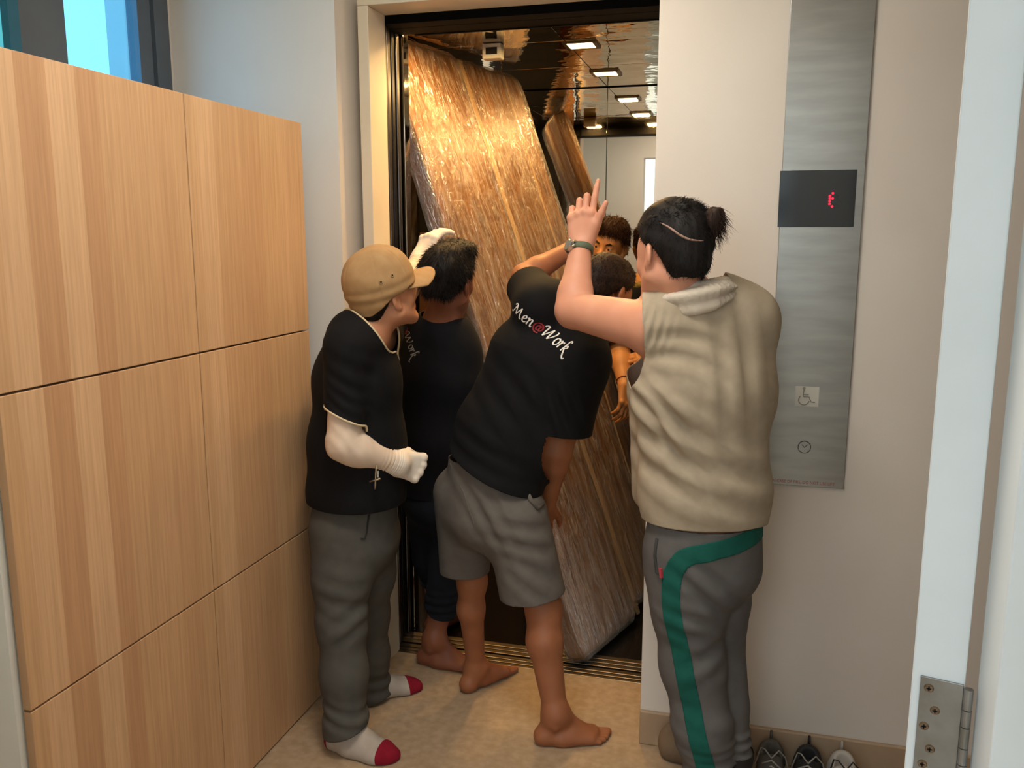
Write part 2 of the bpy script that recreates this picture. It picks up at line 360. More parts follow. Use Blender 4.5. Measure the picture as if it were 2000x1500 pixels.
def text_mesh(txt, size, name, m, parent, origin, xdir, ydir, width=None):
    cu = bpy.data.curves.new(name, 'FONT'); cu.body = txt; cu.size = size; cu.extrude = 0.0003; cu.resolution_u = 3
    o = bpy.data.objects.new(name, cu); COL.objects.link(o)
    dg = bpy.context.evaluated_depsgraph_get(); me = bpy.data.meshes.new_from_object(o.evaluated_get(dg))
    bpy.data.objects.remove(o); bpy.data.curves.remove(cu)
    n = len(me.vertices); co = np.empty(n * 3); me.vertices.foreach_get('co', co); co = co.reshape(-1, 3)
    sx = 1.0
    if width: sx = width / (co[:, 0].max() - co[:, 0].min())
    xd = np.array(xdir); yd = np.array(ydir); zd = np.cross(xd, yd)
    co = np.array(origin) + np.outer(co[:, 0] * sx, xd) + np.outer(co[:, 1], yd) + np.outer(co[:, 2], zd)
    me.vertices.foreach_set('co', co.ravel()); me.update()
    return link_mesh(name, me, m, parent)
a = onp(1507, 938, .0083); b = onp(1630, 944, .0083)
text_mesh('IN CASE OF FIRE, DO NOT USE LIFT', .0125, 'fire_notice', M['red_ink'], pan, (a[0], PY - .0083, a[2] - .004), (1, 0, 0), (0, 0, 1), b[0] - a[0])

# ------------------------------------------------------------------ door leaf, hinge and jamb at the right
d1 = bpy.data.objects.new('door_1', None); COL.objects.link(d1); d1['kind'] = 'structure'; d1.location = (.2, .85, 0)
ang = math.radians(14)
hx, hy = .2235, .862                         # hinge-side right corner of the leaf edge
Rm = Matrix.Translation((hx, hy, 0)) @ Matrix.Rotation(-ang, 4, 'Z')
def leafbox(*a, bev=0):
    bm = B(*a, bev=bev); bmesh.ops.transform(bm, matrix=Rm, verts=bm.verts); return bm
struct('door_leaf', leafbox(-.047, 0, 0, .82, .006, 2.33, bev=.0015), M['jamb'], d1)
HZ = UY(1850, 1333, .862)[2]
hp = struct('door_hinge', leafbox(-.039, -.001, -.0022, .001, HZ - .105, HZ, bev=.0005), M['hinge'], d1)
def leafpt(x, y, z): return Rm @ Vector((x, y, z))
bm = bmesh.new(); bm2 = bmesh.new()
for i, (x, dz) in enumerate([(-.031, .011), (-.024, .033), (-.0325, .052), (-.0255, .075), (-.031, .093)]):
    p = leafpt(x, -.0022, HZ - dz); q = leafpt(x, -.0034, HZ - dz)
    cyl(bm, p, q, .0046, .0038, seg=14)
    for s in ((.0022, .0006), (.0006, .0022)):
        c_ = leafpt(x, -.0036, HZ - dz); box(bm2, c_.x - s[0], c_.x + s[0], c_.y - .0004, c_.y + .0004, c_.z - s[1], c_.z + s[1])
o = struct('hinge_screw', bm, M['rust'], hp); o = struct('screw_slot', bm2, M['black'], hp)
bm = bmesh.new(); z = HZ - .002
for k, hgt in enumerate((.022, .018, .022, .018, .024)):
    cyl(bm, leafpt(.0035, -.004, z - hgt + .001), leafpt(.0035, -.004, z), .0042, seg=14); z -= hgt
struct('hinge_knuckle', bm, M['hinge'], hp)
jx = .2335
struct('trim_4', B(jx, jx + .09, .80, .86, 0, 2.36, bev=.002), M['jamb'])
struct('wall_entrance_right', B(jx + .07, 1.7, .60, .845, 0, 2.8), M['wall'])

# ================================================================== ORGANIC MODELLING (signed distance fields -> surface nets)
V3 = lambda *a: np.array(a, dtype=float)
def nrm(v): v = np.asarray(v, float); return v / (np.linalg.norm(v) + 1e-12)
class SDF:
    def __init__(s, lo, hi, h):
        s.h = h; s.lo = np.array(lo, float); n = np.ceil((np.array(hi) - s.lo) / h).astype(int) + 1
        s.n = n; s.F = np.full(n, .08, np.float32)
    def blk(s, lo, hi):
        a = np.clip(np.floor((lo - s.lo) / s.h).astype(int), 0, s.n); b = np.clip(np.ceil((hi - s.lo) / s.h).astype(int) + 1, 0, s.n)
        sl = tuple(slice(i, j) for i, j in zip(a, b))
        X, Y, Z = [(s.lo[i] + s.h * np.arange(a[i], b[i])).astype(np.float32) for i in range(3)]
        return sl, X[:, None, None], Y[None, :, None], Z[None, None, :]
    def comb(s, sl, d, k, op):
        A = s.F[sl]
        if A.size == 0: return
        if op == 'sub':
            d = -d
            if k > 0: hh = np.maximum(k - np.abs(A - d), 0) / k; s.F[sl] = np.maximum(A, d) + hh * hh * k * .25
            else: s.F[sl] = np.maximum(A, d)
        else:
            if k > 0: hh = np.maximum(k - np.abs(A - d), 0) / k; s.F[sl] = np.minimum(A, d) - hh * hh * k * .25
            else: s.F[sl] = np.minimum(A, d)
    def cone(s, a, b, ra, rb, k=.02, flat=None, op='u'):
        a = np.asarray(a, float); b = np.asarray(b, float)
        mx = max(ra, rb) * (max(flat[1], flat[2], 1) if flat is not None else 1) + k + 3 * s.h
        sl, X, Y, Z = s.blk(np.minimum(a, b) - mx, np.maximum(a, b) + mx)
        ba = b - a; L2 = max(ba @ ba, 1e-10)
        PX, PY, PZ = X - a[0], Y - a[1], Z - a[2]
        t = np.clip((PX * ba[0] + PY * ba[1] + PZ * ba[2]) / L2, 0, 1)
        WX, WY, WZ = PX - t * ba[0], PY - t * ba[1], PZ - t * ba[2]
        if flat is not None:
            n = nrm(flat[0]); sc = flat[1] + (flat[2] - flat[1]) * t
            c = (WX * n[0] + WY * n[1] + WZ * n[2]) * (1 / sc - 1)
            WX = WX + n[0] * c; WY = WY + n[1] * c; WZ = WZ + n[2] * c
        d = np.sqrt(WX * WX + WY * WY + WZ * WZ) - (ra + (rb - ra) * t)
        s.comb(sl, d.astype(np.float32), k, op)
    def chain(s, pts, rs, k=.015, flat=None):
        for i in range(len(pts) - 1):
            s.cone(pts[i], pts[i + 1], rs[i], rs[i + 1], k, None if flat is None else (flat[0], flat[1], flat[1]))
    def ell(s, c, rad, R=None, k=.02, op='u'):
        c = np.asarray(c, float); rad = np.asarray(rad, float); R = np.eye(3) if R is None else np.asarray(R)
        ext = np.sqrt(((R * rad) ** 2).sum(1)) + k + 3 * s.h
        sl, X, Y, Z = s.blk(c - ext, c + ext)
        P = (X - c[0], Y - c[1], Z - c[2]); q0 = q1 = 0
        for i in range(3):
            v = P[0] * R[0, i] + P[1] * R[1, i] + P[2] * R[2, i]
            q0 = q0 + (v / rad[i]) ** 2; q1 = q1 + (v / rad[i] ** 2) ** 2
        k0 = np.sqrt(q0); d = k0 * (k0 - 1) / np.maximum(np.sqrt(q1), 1e-6)
        s.comb(sl, d.astype(np.float32), k, op)
    def torso(s, secs, k=.03, grow=0):
        for (c0, a0, b0, w0), (c1, a1, b1, w1) in zip(secs[:-1], secs[1:]):
            s.cone(c0, c1, b0 + grow, b1 + grow, k, (nrm(np.asarray(w0) + np.asarray(w1)), (a0 + grow) / (b0 + grow), (a1 + grow) / (b1 + grow)))
    def floor(s, z=0.0):
        Z = s.lo[2] + s.h * np.arange(s.n[2]); s.F = np.maximum(s.F, (z - Z)[None, None, :].astype(np.float32))
    def mesh(s, smooth=1):
        F = s.F; In = F < 0; nx, ny, nz = F.shape; cnt = np.zeros((nx - 1, ny - 1, nz - 1), np.int8)
        for i in (0, 1):
            for j in (0, 1):
                for k in (0, 1): cnt += In[i:nx - 1 + i, j:ny - 1 + j, k:nz - 1 + k]
        act = (cnt > 0) & (cnt < 8); I, J, K = np.nonzero(act); idx = np.full(act.shape, -1, np.int32); idx[I, J, K] = np.arange(len(I))
        co = [(i, j, k) for i in (0, 1) for j in (0, 1) for k in (0, 1)]; val = {c: F[I + c[0], J + c[1], K + c[2]] for c in co}
        acc = np.zeros((len(I), 3)); m = np.zeros(len(I))
        for c in co:
            for ax in range(3):
                if c[ax]: continue
                d = list(c); d[ax] = 1; d = tuple(d); a, b = val[c], val[d]; x = (a < 0) != (b < 0)
                t = np.where(x, a / np.where(x, a - b, 1), 0); p = np.array(c, float)[None].repeat(len(I), 0); p[:, ax] += t
                acc += p * x[:, None]; m += x
        V = (np.stack([I, J, K], 1) + acc / m[:, None]) * s.h + s.lo
        Q = []
        for ax in range(3):
            sh = [slice(None)] * 3; s0 = list(sh); s1 = list(sh); s0[ax] = slice(0, -1); s1[ax] = slice(1, None)
            A, Bv = In[tuple(s0)], In[tuple(s1)]; u, v = [(1, 2), (2, 0), (0, 1)][ax]
            e = np.nonzero(A != Bv); e = np.stack(e, 1); ok = (e[:, u] > 0) & (e[:, v] > 0) & (e[:, u] < F.shape[u] - 1) & (e[:, v] < F.shape[v] - 1); e = e[ok]
            def g(du, dv):
                q = e.copy(); q[:, u] -= du; q[:, v] -= dv; return idx[q[:, 0], q[:, 1], q[:, 2]]
            q = np.stack([g(1, 1), g(0, 1), g(0, 0), g(1, 0)], 1); fl = ~A[e[:, 0], e[:, 1], e[:, 2]]; q[fl] = q[fl][:, ::-1]; Q.append(q)
        Q = np.concatenate(Q); 
        for _ in range(smooth): V = lap(V, Q)
        return V, Q
def edges(Q):
    E = np.concatenate([Q[:, [0, 1]], Q[:, [1, 2]], Q[:, [2, 3]], Q[:, [3, 0]]]); E.sort(1); return np.unique(E[:, 0].astype(np.int64) * 10**8 + E[:, 1])
def lap(V, Q, w=.5):
    k = edges(Q); a, b = k // 10**8, k % 10**8; n = len(V)
    deg = np.bincount(a, minlength=n) + np.bincount(b, minlength=n)
    S_ = np.stack([np.bincount(a, V[b, i], n) + np.bincount(b, V[a, i], n) for i in range(3)], 1) / np.maximum(deg, 1)[:, None]
    return V + (S_ - V) * w
def normals(V, Q):
    fn = np.cross(V[Q[:, 2]] - V[Q[:, 0]], V[Q[:, 3]] - V[Q[:, 1]]); N = np.stack([np.bincount(Q.ravel(), np.repeat(fn[:, i], 4), len(V)) for i in range(3)], 1)
    return N / (np.linalg.norm(N, axis=1, keepdims=True) + 1e-12)
def clip(V, Q, g):
    """keep the part of the surface where g < 0, with a clean cut edge"""
    keep = (g[Q] < 0).any(1); Q = Q[keep]
    k = edges(Q); a, b = k // 10**8, k % 10**8; V = V.copy(); n = len(V); acc = np.zeros((n, 3)); m = np.zeros(n)
    for p, q in ((a, b), (b, a)):
        x = (g[p] < 0) & (g[q] >= 0); i, o = p[x], q[x]; t = (g[i] / (g[i] - g[o]))[:, None]; pt = V[i] + (V[o] - V[i]) * t
        np.add.at(acc, o, pt); np.add.at(m, o, 1)
    mv = m > 0; V[mv] = acc[mv] / m[mv][:, None]
    bad = (g >= 0) & ~mv; Q = Q[~bad[Q].any(1)]
    used = np.unique(Q); remap = np.full(n, -1); remap[used] = np.arange(len(used)); return V[used], remap[Q], used
def mk(name, V, Q, m, parent=None, solid=0, smooth=True):
    me = bpy.data.meshes.new(name); me.vertices.add(len(V)); me.vertices.foreach_set('co', V.astype(np.float32).ravel())
    nl = Q.shape[1]; me.loops.add(Q.size); me.loops.foreach_set('vertex_index', Q.astype(np.int32).ravel()); me.polygons.add(len(Q))
    me.polygons.foreach_set('loop_start', np.arange(0, Q.size, nl, dtype=np.int32)); me.update(calc_edges=True); me.validate()
    o = link_mesh(name, me, m, parent, smooth)
    if solid:
        md = o.modifiers.new('thickness', 'SOLIDIFY'); md.thickness = solid; md.offset = -1
    return o
_rs = np.random.RandomState(11)
def wrinkle(V, amp, scale, n=7, aniso=None, seed=0):
    r = np.random.RandomState(seed); d = np.zeros(len(V))
    for i in range(n):
        k = r.normal(size=3)
        if aniso is not None: k = k * np.asarray(aniso)
        k = nrm(k) * scale * (.6 + r.rand() * 1.1); k2 = r.normal(size=3) * scale * .4
        d += np.sin(V @ k + 1.3 * np.sin(V @ k2 + r.rand() * 6) + r.rand() * 6.3)
    return amp * d / math.sqrt(n)
def fold(V, c, across, lam, amp, sa, sl, along=None, ph=0, bend=0):
    """a local set of ridges: waves along 'across', fading with distance (sa across, sl along the ridge)"""
    D = V - np.asarray(c); ac = nrm(across); x = D @ ac
    al = nrm(along) if along is not None else None
    y = D @ al if al is not None else np.linalg.norm(D - np.outer(x, ac), axis=1)
    x = x + bend * y * y
    w = np.cos(2 * pi * x / lam + ph); w = np.sign(w) * np.abs(w) ** .8
    return amp * w * np.exp(-(x / sa) ** 2 - (y / sl) ** 2)
def frame(fwd, up):
    f = nrm(fwd); r = nrm(np.cross(f, up)); u = np.cross(r, f); return np.stack([r, f, u], 1)      # columns: right, forward, up
def lerp(a, b, t): return np.asarray(a) * (1 - t) + np.asarray(b) * t

# ---- head (local axes: x right, y forward, z up; metres, origin between the ears)
def head_sdf(s, c, R, sc=.95, ears=True, face=True):
    T = lambda *p: c + R @ (np.array(p) * sc)
    e = lambda p, r, k=.015, op='u', Q=None: s.ell(T(*p), np.array(r) * sc, R if Q is None else R @ Q, k * sc, op)
    cn = lambda p, q, a, b, k=.015, op='u': s.cone(T(*p), T(*q), a * sc, b * sc, k * sc, None, op)
    e((0, -.014, .045), (.076, .097, .085), .01); e((0, .022, -.02), (.062, .074, .088), .03); e((0, .035, .03), (.062, .062, .06), .03)
    for x in (-1, 1):
        cn((x * .056, .002, -.05), (x * .018, .070, -.098), .022, .018, .03); e((x * .036, .060, -.022), (.024, .022, .022), .02)
    e((0, .076, -.098), (.020, .018, .018), .02)
    if face:
        cn((-.034, .082, .024), (.034, .082, .024), .010, .010, .015)
        for x in (-1, 1): e((x * .032, .102, .004), (.019, .016, .013), .012, 'sub')
        cn((0, .086, .016), (0, .108, -.026), .0075, .0115, .012)
        for x in (-1, 1): e((x * .013, .096, -.031), (.009, .010, .008), .006)
        cn((-.018, .086, -.056), (.018, .086, -.056), .0065, .0065, .008); cn((-.015, .085, -.067), (.015, .085, -.067), .008, .008, .006)
        cn((-.022, .099, -.0615), (.022, .099, -.0615), .0022, .0022, .004, 'sub')
        for x in (-1, 1):
            e((x * .032, .0785, .0095), (.0175, .0170, .0120), .004); e((x * .032, .078, -.006), (.0165, .0160, .0085), .004)
    if ears:
        for x in (-1, 1):
            a = x * .38; Q = np.array([[math.cos(a), -math.sin(a), 0], [math.sin(a), math.cos(a), 0], [0, 0, 1]])
            e((x * .080, -.010, .000), (.008, .019, .031), .006, 'u', Q); e((x * .077, -.004, -.026), (.008, .011, .013), .006)
            e((x * .090, -.004, .002), (.006, .010, .017), .006, 'sub', Q)
    return T
def neck_sdf(s, c, R, base, sc=.95, r0=.052, r1=.060):
    top = c + R @ (V3(0, -.022, -.045) * sc); s.cone(top, base, r0 * sc, r1, .04)
def hand_sdf(s, w, d, n, side, curls, sc=1., spread=(.10, .03, -.04, -.12), thumb=(.75, .65, -.25), tcurl=(.2, .3), k=.004, fat=1., wide=1.):
    d = nrm(d); n = nrm(np.asarray(n) - d * (np.asarray(n) @ d)); t = np.cross(d, n) * side
    P = lambda x, y, z: np.asarray(w) + (d * x + t * y + n * z) * sc
    lat = tuple(x * wide for x in (.030, .010, -.010, -.029)); mcp = (.089, .093, .088, .079)
    LN = ((.043, .026, .022), (.047, .030, .023), (.043, .028, .023), (.033, .020, .020)); tips = []
    for i in range(4):
        s.cone(P(.006, lat[i] * .6, 0), P(mcp[i], lat[i], 0), .0165 * sc, .0118 * sc, .014)
    for i in range(4):
        p = P(mcp[i], lat[i], 0); ang = 0; dd = nrm(d + t * spread[i])
        s.ell(p + n * .004 * sc, np.array([.012] * 3) * sc, None, .006)
        for j in range(3):
            ang += curls[i][j]; v = dd * math.cos(ang) - n * math.sin(ang); q = p + v * LN[i][j] * sc
            s.cone(p, q, (.0098, .0088, .0079)[j] * sc * fat, (.0090, .0080, .0066)[j] * sc * fat, k); p = q
        tips.append(p)
    b = P(.018, .022, -.006); v = nrm(d * thumb[0] + t * thumb[1] + n * thumb[2]); m_ = b + v * .046 * sc
    s.cone(b, m_, .0175 * sc, .0135 * sc, .014)
    ax = nrm(np.cross(v, t)); p = m_
    for j, (L, r0, r1) in enumerate(((.034, .0118, .0105), (.028, .0105, .0075))):
        v = nrm(v * math.cos(tcurl[j]) + nrm(d - t * .4 - n * .3 - v * ((d - t * .4 - n * .3) @ v)) * math.sin(tcurl[j])); q = p + v * L * sc
        s.cone(p, q, r0 * sc, r1 * sc, .004); p = q
    tips.append(p); return tips
def foot_sdf(s, ank, f, side, sc=1., toes=True, knee=None):
    """ank: ankle joint; f: horizontal toe direction; side=+1 left foot, -1 right foot (big toe towards the other foot)"""
    f = nrm([f[0], f[1], 0]); r = V3(f[1], -f[0], 0) * side       # towards the big toe
    A = V3(ank[0], ank[1], 0); P = lambda x, y, z: A + (f * x + r * y) * sc + V3(0, 0, z * sc)
    s.cone(ank, P(-.030, 0, .035), .036 * sc, .030 * sc, .03); s.cone(P(-.042, -.002, .026), P(.03, -.012, .022), .030 * sc, .026 * sc, .02)
    s.cone(ank, P(.075, .012, .040), .036 * sc, .024 * sc, .03)
    s.cone(P(.02, -.018, .022), P(.115, -.026, .016), .026 * sc, .017 * sc, .02)
    s.cone(P(.03, .012, .030), P(.128, .022, .020), .028 * sc, .020 * sc, .02)
    s.cone(P(.06, 0, .035), P(.128, .0, .018), .028 * sc, .018 * sc, .02)
    s.ell(P(.003, .033, .083), V3(.012, .012, .013) * sc, None, .012); s.ell(P(-.006, -.033, .074), V3(.012, .012, .012) * sc, None, .012)
    if toes:
        for i, (y0, x1, y1, rr) in enumerate(((.028, .182, .026, .0125), (.010, .178, .010, .0088), (-.004, .170, -.006, .0083), (-.017, .158, -.021, .008), (-.029, .142, -.034, .0078))):
            s.cone(P(.12 - .006 * i, y0, .015), P(x1, y1, .0095), rr * 1.15 * sc, rr * sc, .004)
    else:
        s.cone(P(.12, .015, .018), P(.165, .016, .014), .018 * sc, .013 * sc, .025); s.cone(P(.11, -.02, .016), P(.142, -.018, .013), .016 * sc, .012 * sc, .025)
        s.cone(P(.13, .0, .017), P(.158, .0, .013), .017 * sc, .013 * sc, .03)
def leg_sdf(s, hip, knee, ank, r=(.078, .056, .053, .037), k=.03, back=None):
    s.cone(hip, knee, r[0], r[1], k); m = lerp(knee, ank, .30); 
    if back is not None: m = m + np.asarray(back) * .012
    s.cone(knee, m, r[1] * .97, r[2], k); s.cone(m, ank, r[2], r[3], k)
def arm_sdf(s, sh, el, wr, r=(.052, .043, .043, .029), k=.02):
    s.cone(sh, el, r[0], r[1], k); m = lerp(el, wr, .25); s.cone(el, m, r[1] * .95, r[2], k); s.cone(m, wr, r[2], r[3], k)

def strands(name, V, N, m, parent, count, length, width, dirf, droop=.3, segs=4, seed=1, kind=True):
    r = np.random.RandomState(seed); i = r.randint(0, len(V), count); p = V[i] + r.normal(scale=.0008, size=(count, 3)); d = dirf(V[i], N[i], r)
    d = d / (np.linalg.norm(d, axis=1, keepdims=True) + 1e-9); L = length * (.6 + .8 * r.rand(count))[:, None]
    ring = []; u = np.cross(d, r.normal(size=(count, 3))); u /= np.linalg.norm(u, axis=1, keepdims=True); v = np.cross(d, u)
    for q in range(segs + 1):
        t = q / segs; c = p - N[i] * .002 + d * L * t + V3(0, 0, -1) * droop * (L * t * t); w = width * (1 - .85 * t)
        for a in range(3): ring.append(c + (u * math.cos(a * 2.094) + v * math.sin(a * 2.094)) * w)
    VV = np.stack(ring, 1).reshape(-1, 3); per = 3 * (segs + 1); base = np.arange(count)[:, None] * per; Q = []
    for q in range(segs):
        for a in range(3):
            b = (a + 1) % 3; Q.append(base + np.array([[q * 3 + a, q * 3 + b, q * 3 + 3 + b, q * 3 + 3 + a]]))
    Q = np.concatenate(Q); o = mk(name, VV, Q, m, parent); o['kind'] = 'stuff'
    return o
def skin_mat(name, c1, c2):
    return mat(name, c1, c2, rough=.52, scale=14, detail=3, bump=.08, bscale=260, bdist=.0008, spec=.35, sss=.12, lo=.3, hi=.7)
def cloth_mat(name, c1, c2=None, rough=.85, bump=.25, bscale=420, sheen=.0):
    return mat(name, c1, c2 or c1, rough=rough, scale=30, bump=bump, bscale=bscale, bdist=.001, spec=.2, sheen=sheen)
M['hair'] = mat('black_hair', '0d0b0b', '17110f', rough=.62, scale=60, stretch=(1, 1, .3), spec=.22)
M['hair_brown'] = mat('brown_hair', '20140f', '2c1b13', rough=.62, scale=60, stretch=(1, 1, .3), spec=.22)
M['eye_white'] = mat('eye_white', 'a8988a', rough=.3); M['iris'] = mat('dark_iris', '1a0f0a', rough=.2)
M['tee_black'] = cloth_mat('black_cotton', '0b0b0d', '0e0e10')
M['tee_black2'] = cloth_mat('faded_black_cotton', '0a0a0d', '0d0d11')
M['piping'] = mat('cream_piping', 'cbb894', rough=.8)
M['print_white'] = mat('white_print', 'e9e4dc', rough=.6); M['print_red'] = mat('red_print', '8e1f24', rough=.6)

# ---- calligraphic lettering projected on a garment
def catmull(p, n=8):
    p = np.array(p, float); 
    if len(p) < 3: return np.array([lerp(p[0], p[-1], t) for t in np.linspace(0, 1, n)])
    q = np.vstack([2 * p[0] - p[1], p, 2 * p[-1] - p[-2]]); out = []
    for i in range(1, len(q) - 2):
        for t in np.linspace(0, 1, n, endpoint=i == len(q) - 3):
            a, b, c, d = q[i - 1:i + 3]; out.append(.5 * (2 * b + (c - a) * t + (2 * a - 5 * b + 4 * c - d) * t * t + (3 * b - 3 * c + d - a) * t ** 3))
    return np.array(out)
GL = {'M': (1.95, [[(-.35, .12), (-.2, 0), (0, .14), (.32, .85), (.52, 1.38)], [(.08, 1.15), (.16, 1.36), (.36, 1.45), (.52, 1.38), (.64, .8), (.74, .15)], [(.74, .15), (1.1, .85), (1.42, 1.42)], [(1.42, 1.42), (1.42, .7), (1.5, .12), (1.66, 0), (1.8, .12)]]),
      'e': (.78, [[(.08, .45), (.38, .56), (.56, .8), (.42, .99), (.18, .82), (.04, .42), (.16, .06), (.42, .05), (.66, .25)]]),
      'n': (.95, [[(.0, .82), (.12, 1.0), (.2, .88), (.12, .4), (.06, 0)], [(.1, .45), (.3, .82), (.52, 1.0), (.63, .85), (.55, .3), (.66, .02), (.82, .16)]]),
      '@': (1.35, [[(.86, .42), (.74, .22), (.5, .24), (.42, .5), (.6, .84), (.84, .86), (.9, .8), (.82, .4), (.92, .22), (1.12, .36), (1.2, .7), (1.02, 1.08), (.66, 1.2), (.26, 1.0), (.06, .55), (.18, .08), (.56, -.14), (1.0, -.06)]]),
      'W': (1.95, [[(-.1, 1.15), (0, 1.36), (.2, 1.42), (.32, 1.25), (.26, .6), (.3, .04)], [(.3, .04), (.7, .75), (1.04, 1.38)], [(1.04, 1.38), (1.0, .7), (1.04, .04)], [(1.04, .04), (1.45, .6), (1.72, 1.2), (1.66, 1.46)]]),
      'o': (.8, [[(.42, 1.0), (.16, .82), (.04, .42), (.2, .03), (.48, .14), (.66, .55), (.6, .9), (.42, 1.0)]]),
      'r': (.68, [[(.0, .82), (.12, 1.0), (.2, .88), (.12, .4), (.06, 0)], [(.1, .45), (.26, .8), (.46, 1.0), (.6, .9)]]),
      'k': (1.0, [[(.72, 1.62), (.56, 1.78), (.4, 1.6), (.24, .8), (.06, 0)], [(.14, .45), (.4, .92), (.58, .98), (.62, .78), (.42, .56), (.2, .5)], [(.3, .52), (.5, .1), (.72, -.4), (.98, -.62), (1.14, -.42)]])}
def lettering(txt, bvh, origin, xd, yd, n, unit, parent, cols, lift=.0012, wid=.085):
    xd = nrm(xd); n = nrm(n); yd = nrm(np.cross(n, xd)); x = 0
    for ch in txt:
        adv, st = GL[ch]; bm = bmesh.new()
        for s_ in st:
            p = catmull(s_); t = np.gradient(p, axis=0); t /= np.linalg.norm(t, axis=1, keepdims=True) + 1e-9
            nib = np.abs(t[:, 0] * math.sin(.7) - t[:, 1] * math.cos(.7)); w = (wid * .5 + wid * .8 * nib)
            nn = np.stack([-t[:, 1], t[:, 0]], 1); row = []
            for i in range(len(p)):
                pr = []
                for sg in (-1, 1):
                    q = p[i] + nn[i] * w[i] * sg; P = np.asarray(origin) + (xd * (q[0] + x) + yd * q[1]) * unit
                    h = bvh.ray_cast(Vector(P + n * .12), Vector(-n), .3)
                    if h[0] is None: pr = None; break
                    pr.append(bm.verts.new(h[0] + h[1] * lift))
                row.append(pr)
            for a, b in zip(row[:-1], row[1:]):
                if a and b: bm.faces.new((a[0], a[1], b[1], b[0]))
        bmesh.ops.recalc_face_normals(bm, faces=bm.faces)
        if len(bm.faces): obj('printed_letter', bm, cols.get(ch, cols['']), parent)
        else: bm.free()
        x += adv
def bvh_of(V, Q): return BVHTree.FromPolygons([tuple(v) for v in V], [tuple(int(i) for i in q) for q in Q])
def person(label, loc): return thing('person', label, 'person', tuple(loc))
def thin(secs, d=.014): return [(c, a - d, b - d, w) for c, a, b, w in secs]
def seg_val(V, a, b, ra, rb):
    d, t = dist_seg(V, a, b); return d - (ra + (rb - ra) * t)
def torso_val(V, secs):
    best = np.full(len(V), 9.)
    for (c0, a0, b0, w0), (c1, a1, b1, w1) in zip(secs[:-1], secs[1:]):
        n = nrm(np.asarray(w0) + np.asarray(w1)); a = np.asarray(c0); ba = np.asarray(c1) - a; t = np.clip((V - a) @ ba / (ba @ ba), 0, 1); D = V - a - t[:, None] * ba
        s0 = a0 / b0; s1 = a1 / b1; c = (D @ n) * (1 / (s0 + (s1 - s0) * t) - 1); D = D + c[:, None] * n; best = np.minimum(best, np.linalg.norm(D, axis=1) - (b0 + (b1 - b0) * t))
    return best
def dist_seg(V, a, b):
    a = np.asarray(a); ba = np.asarray(b) - a; t = np.clip((V - a) @ ba / (ba @ ba), 0, 1); return np.linalg.norm(V - a - t[:, None] * ba, axis=1), t

# ================================================================== PEOPLE
HB, HC = .004, .005                      # grid of bodies and of clothes
def hull(pts, m): P = np.array(pts); return P.min(0) - m, P.max(0) + m
def head_hair(name, c, R, sc, zb_y, zb_z, m, parent, infl=.010, top=.012, noise=.004, seed=1, extra=None, nstr=1400, slen=.016, sw=.0011, flow=None, lift=.6, zside=None):
    """hair: a shell over the skull, thinning to nothing at the hairline, plus single strands"""
    T = lambda *p: c + R @ (np.array(p) * sc); s = SDF(c - .19, c + .19, .004)
    s.ell(T(0, -.016, .046), (V3(.077, .099, .086) + infl) * sc, R, .01); s.ell(T(0, .01, .062), (V3(.066, .080, .072) + top) * sc, R, .02)
    s.cone(T(0, -.062, -.03), T(0, -.055, -.06), .058 * sc, .05 * sc, .03)
    if extra: extra(s, T)
    V, Q = s.mesh(1); L = (V - c) @ R / sc
    zb = np.interp(L[:, 1], zb_y, zb_z) + wrinkle(L, .0035, 120, seed=seed)
    N = normals(V, Q); edge = np.clip(1 - (L[:, 2] - zb) / .035, 0, 1)
    V = V - N * (infl * .95 * edge ** 1.5 * sc)[:, None] + N * (wrinkle(L * [1, .4, .6], noise, 75, seed=seed + 1) + wrinkle(L * [1, .35, .5], noise * .5, 210, seed=seed + 2))[:, None] * (1 - edge)[:, None]
    V, Q, _ = clip(V, Q, zb - L[:, 2]); N = normals(V, Q); o = mk(name, V, Q, m, parent)
    fl = R @ nrm(flow if flow is not None else (0, -.2, -1))
    def df(P, n, r): return n * lift + fl + r.normal(scale=.35, size=P.shape)
    strands('hair_strands', V, N, m, o, nstr, slen, sw, df, .1, seed=seed)
    return o
def eyes(c, R, sc, parent, look=(0, 1, -.05)):
    T = lambda *p: c + R @ (np.array(p) * sc)
    for x in (-1, 1):
        bm = bmesh.new(); r = bmesh.ops.create_uvsphere(bm, u_segments=16, v_segments=10, radius=.0122 * sc); p = Vector(T(x * .032, .0822, .002))
        bmesh.ops.translate(bm, verts=bm.verts, vec=p); e = obj('eye', bm, M['eye_white'], parent, True)
        bm = bmesh.new(); d = Vector(R @ nrm(look)); cyl(bm, p + d * .0112 * sc, p + d * .0129 * sc, .0058 * sc, .004 * sc, seg=14); obj('iris', bm, M['iris'], e)
        s = SDF(c - .17, c + .17, .003); s.chain([T(x * .016, .098, .021), T(x * .034, .097, .027), T(x * .050, .082, .022)], np.array([.004, .0045, .0025]) * sc, .004)
        V, Q = s.mesh(1); mk('eyebrow', V, Q, M['hair'], parent)
def garment(name, s, m, parent, disp=None, g=None, solid=.003, smooth=2):
    V, Q = s.mesh(smooth); N = normals(V, Q)
    if disp is not None: V = V + N * disp(V, N)[:, None]
    if g is not None: V, Q, _ = clip(V, Q, g(V))
    return mk(name, V, Q, m, parent, solid), V, Q
def band(name, V, Q, g, m, parent, lift=.0015):
    """a strip of cloth lying on a garment: the part of its surface where g < 0, lifted a little"""
    N = normals(V, Q); V2, Q2, _ = clip(V + N * lift, Q, g); return mk(name, V2, Q2, m, parent, .001)
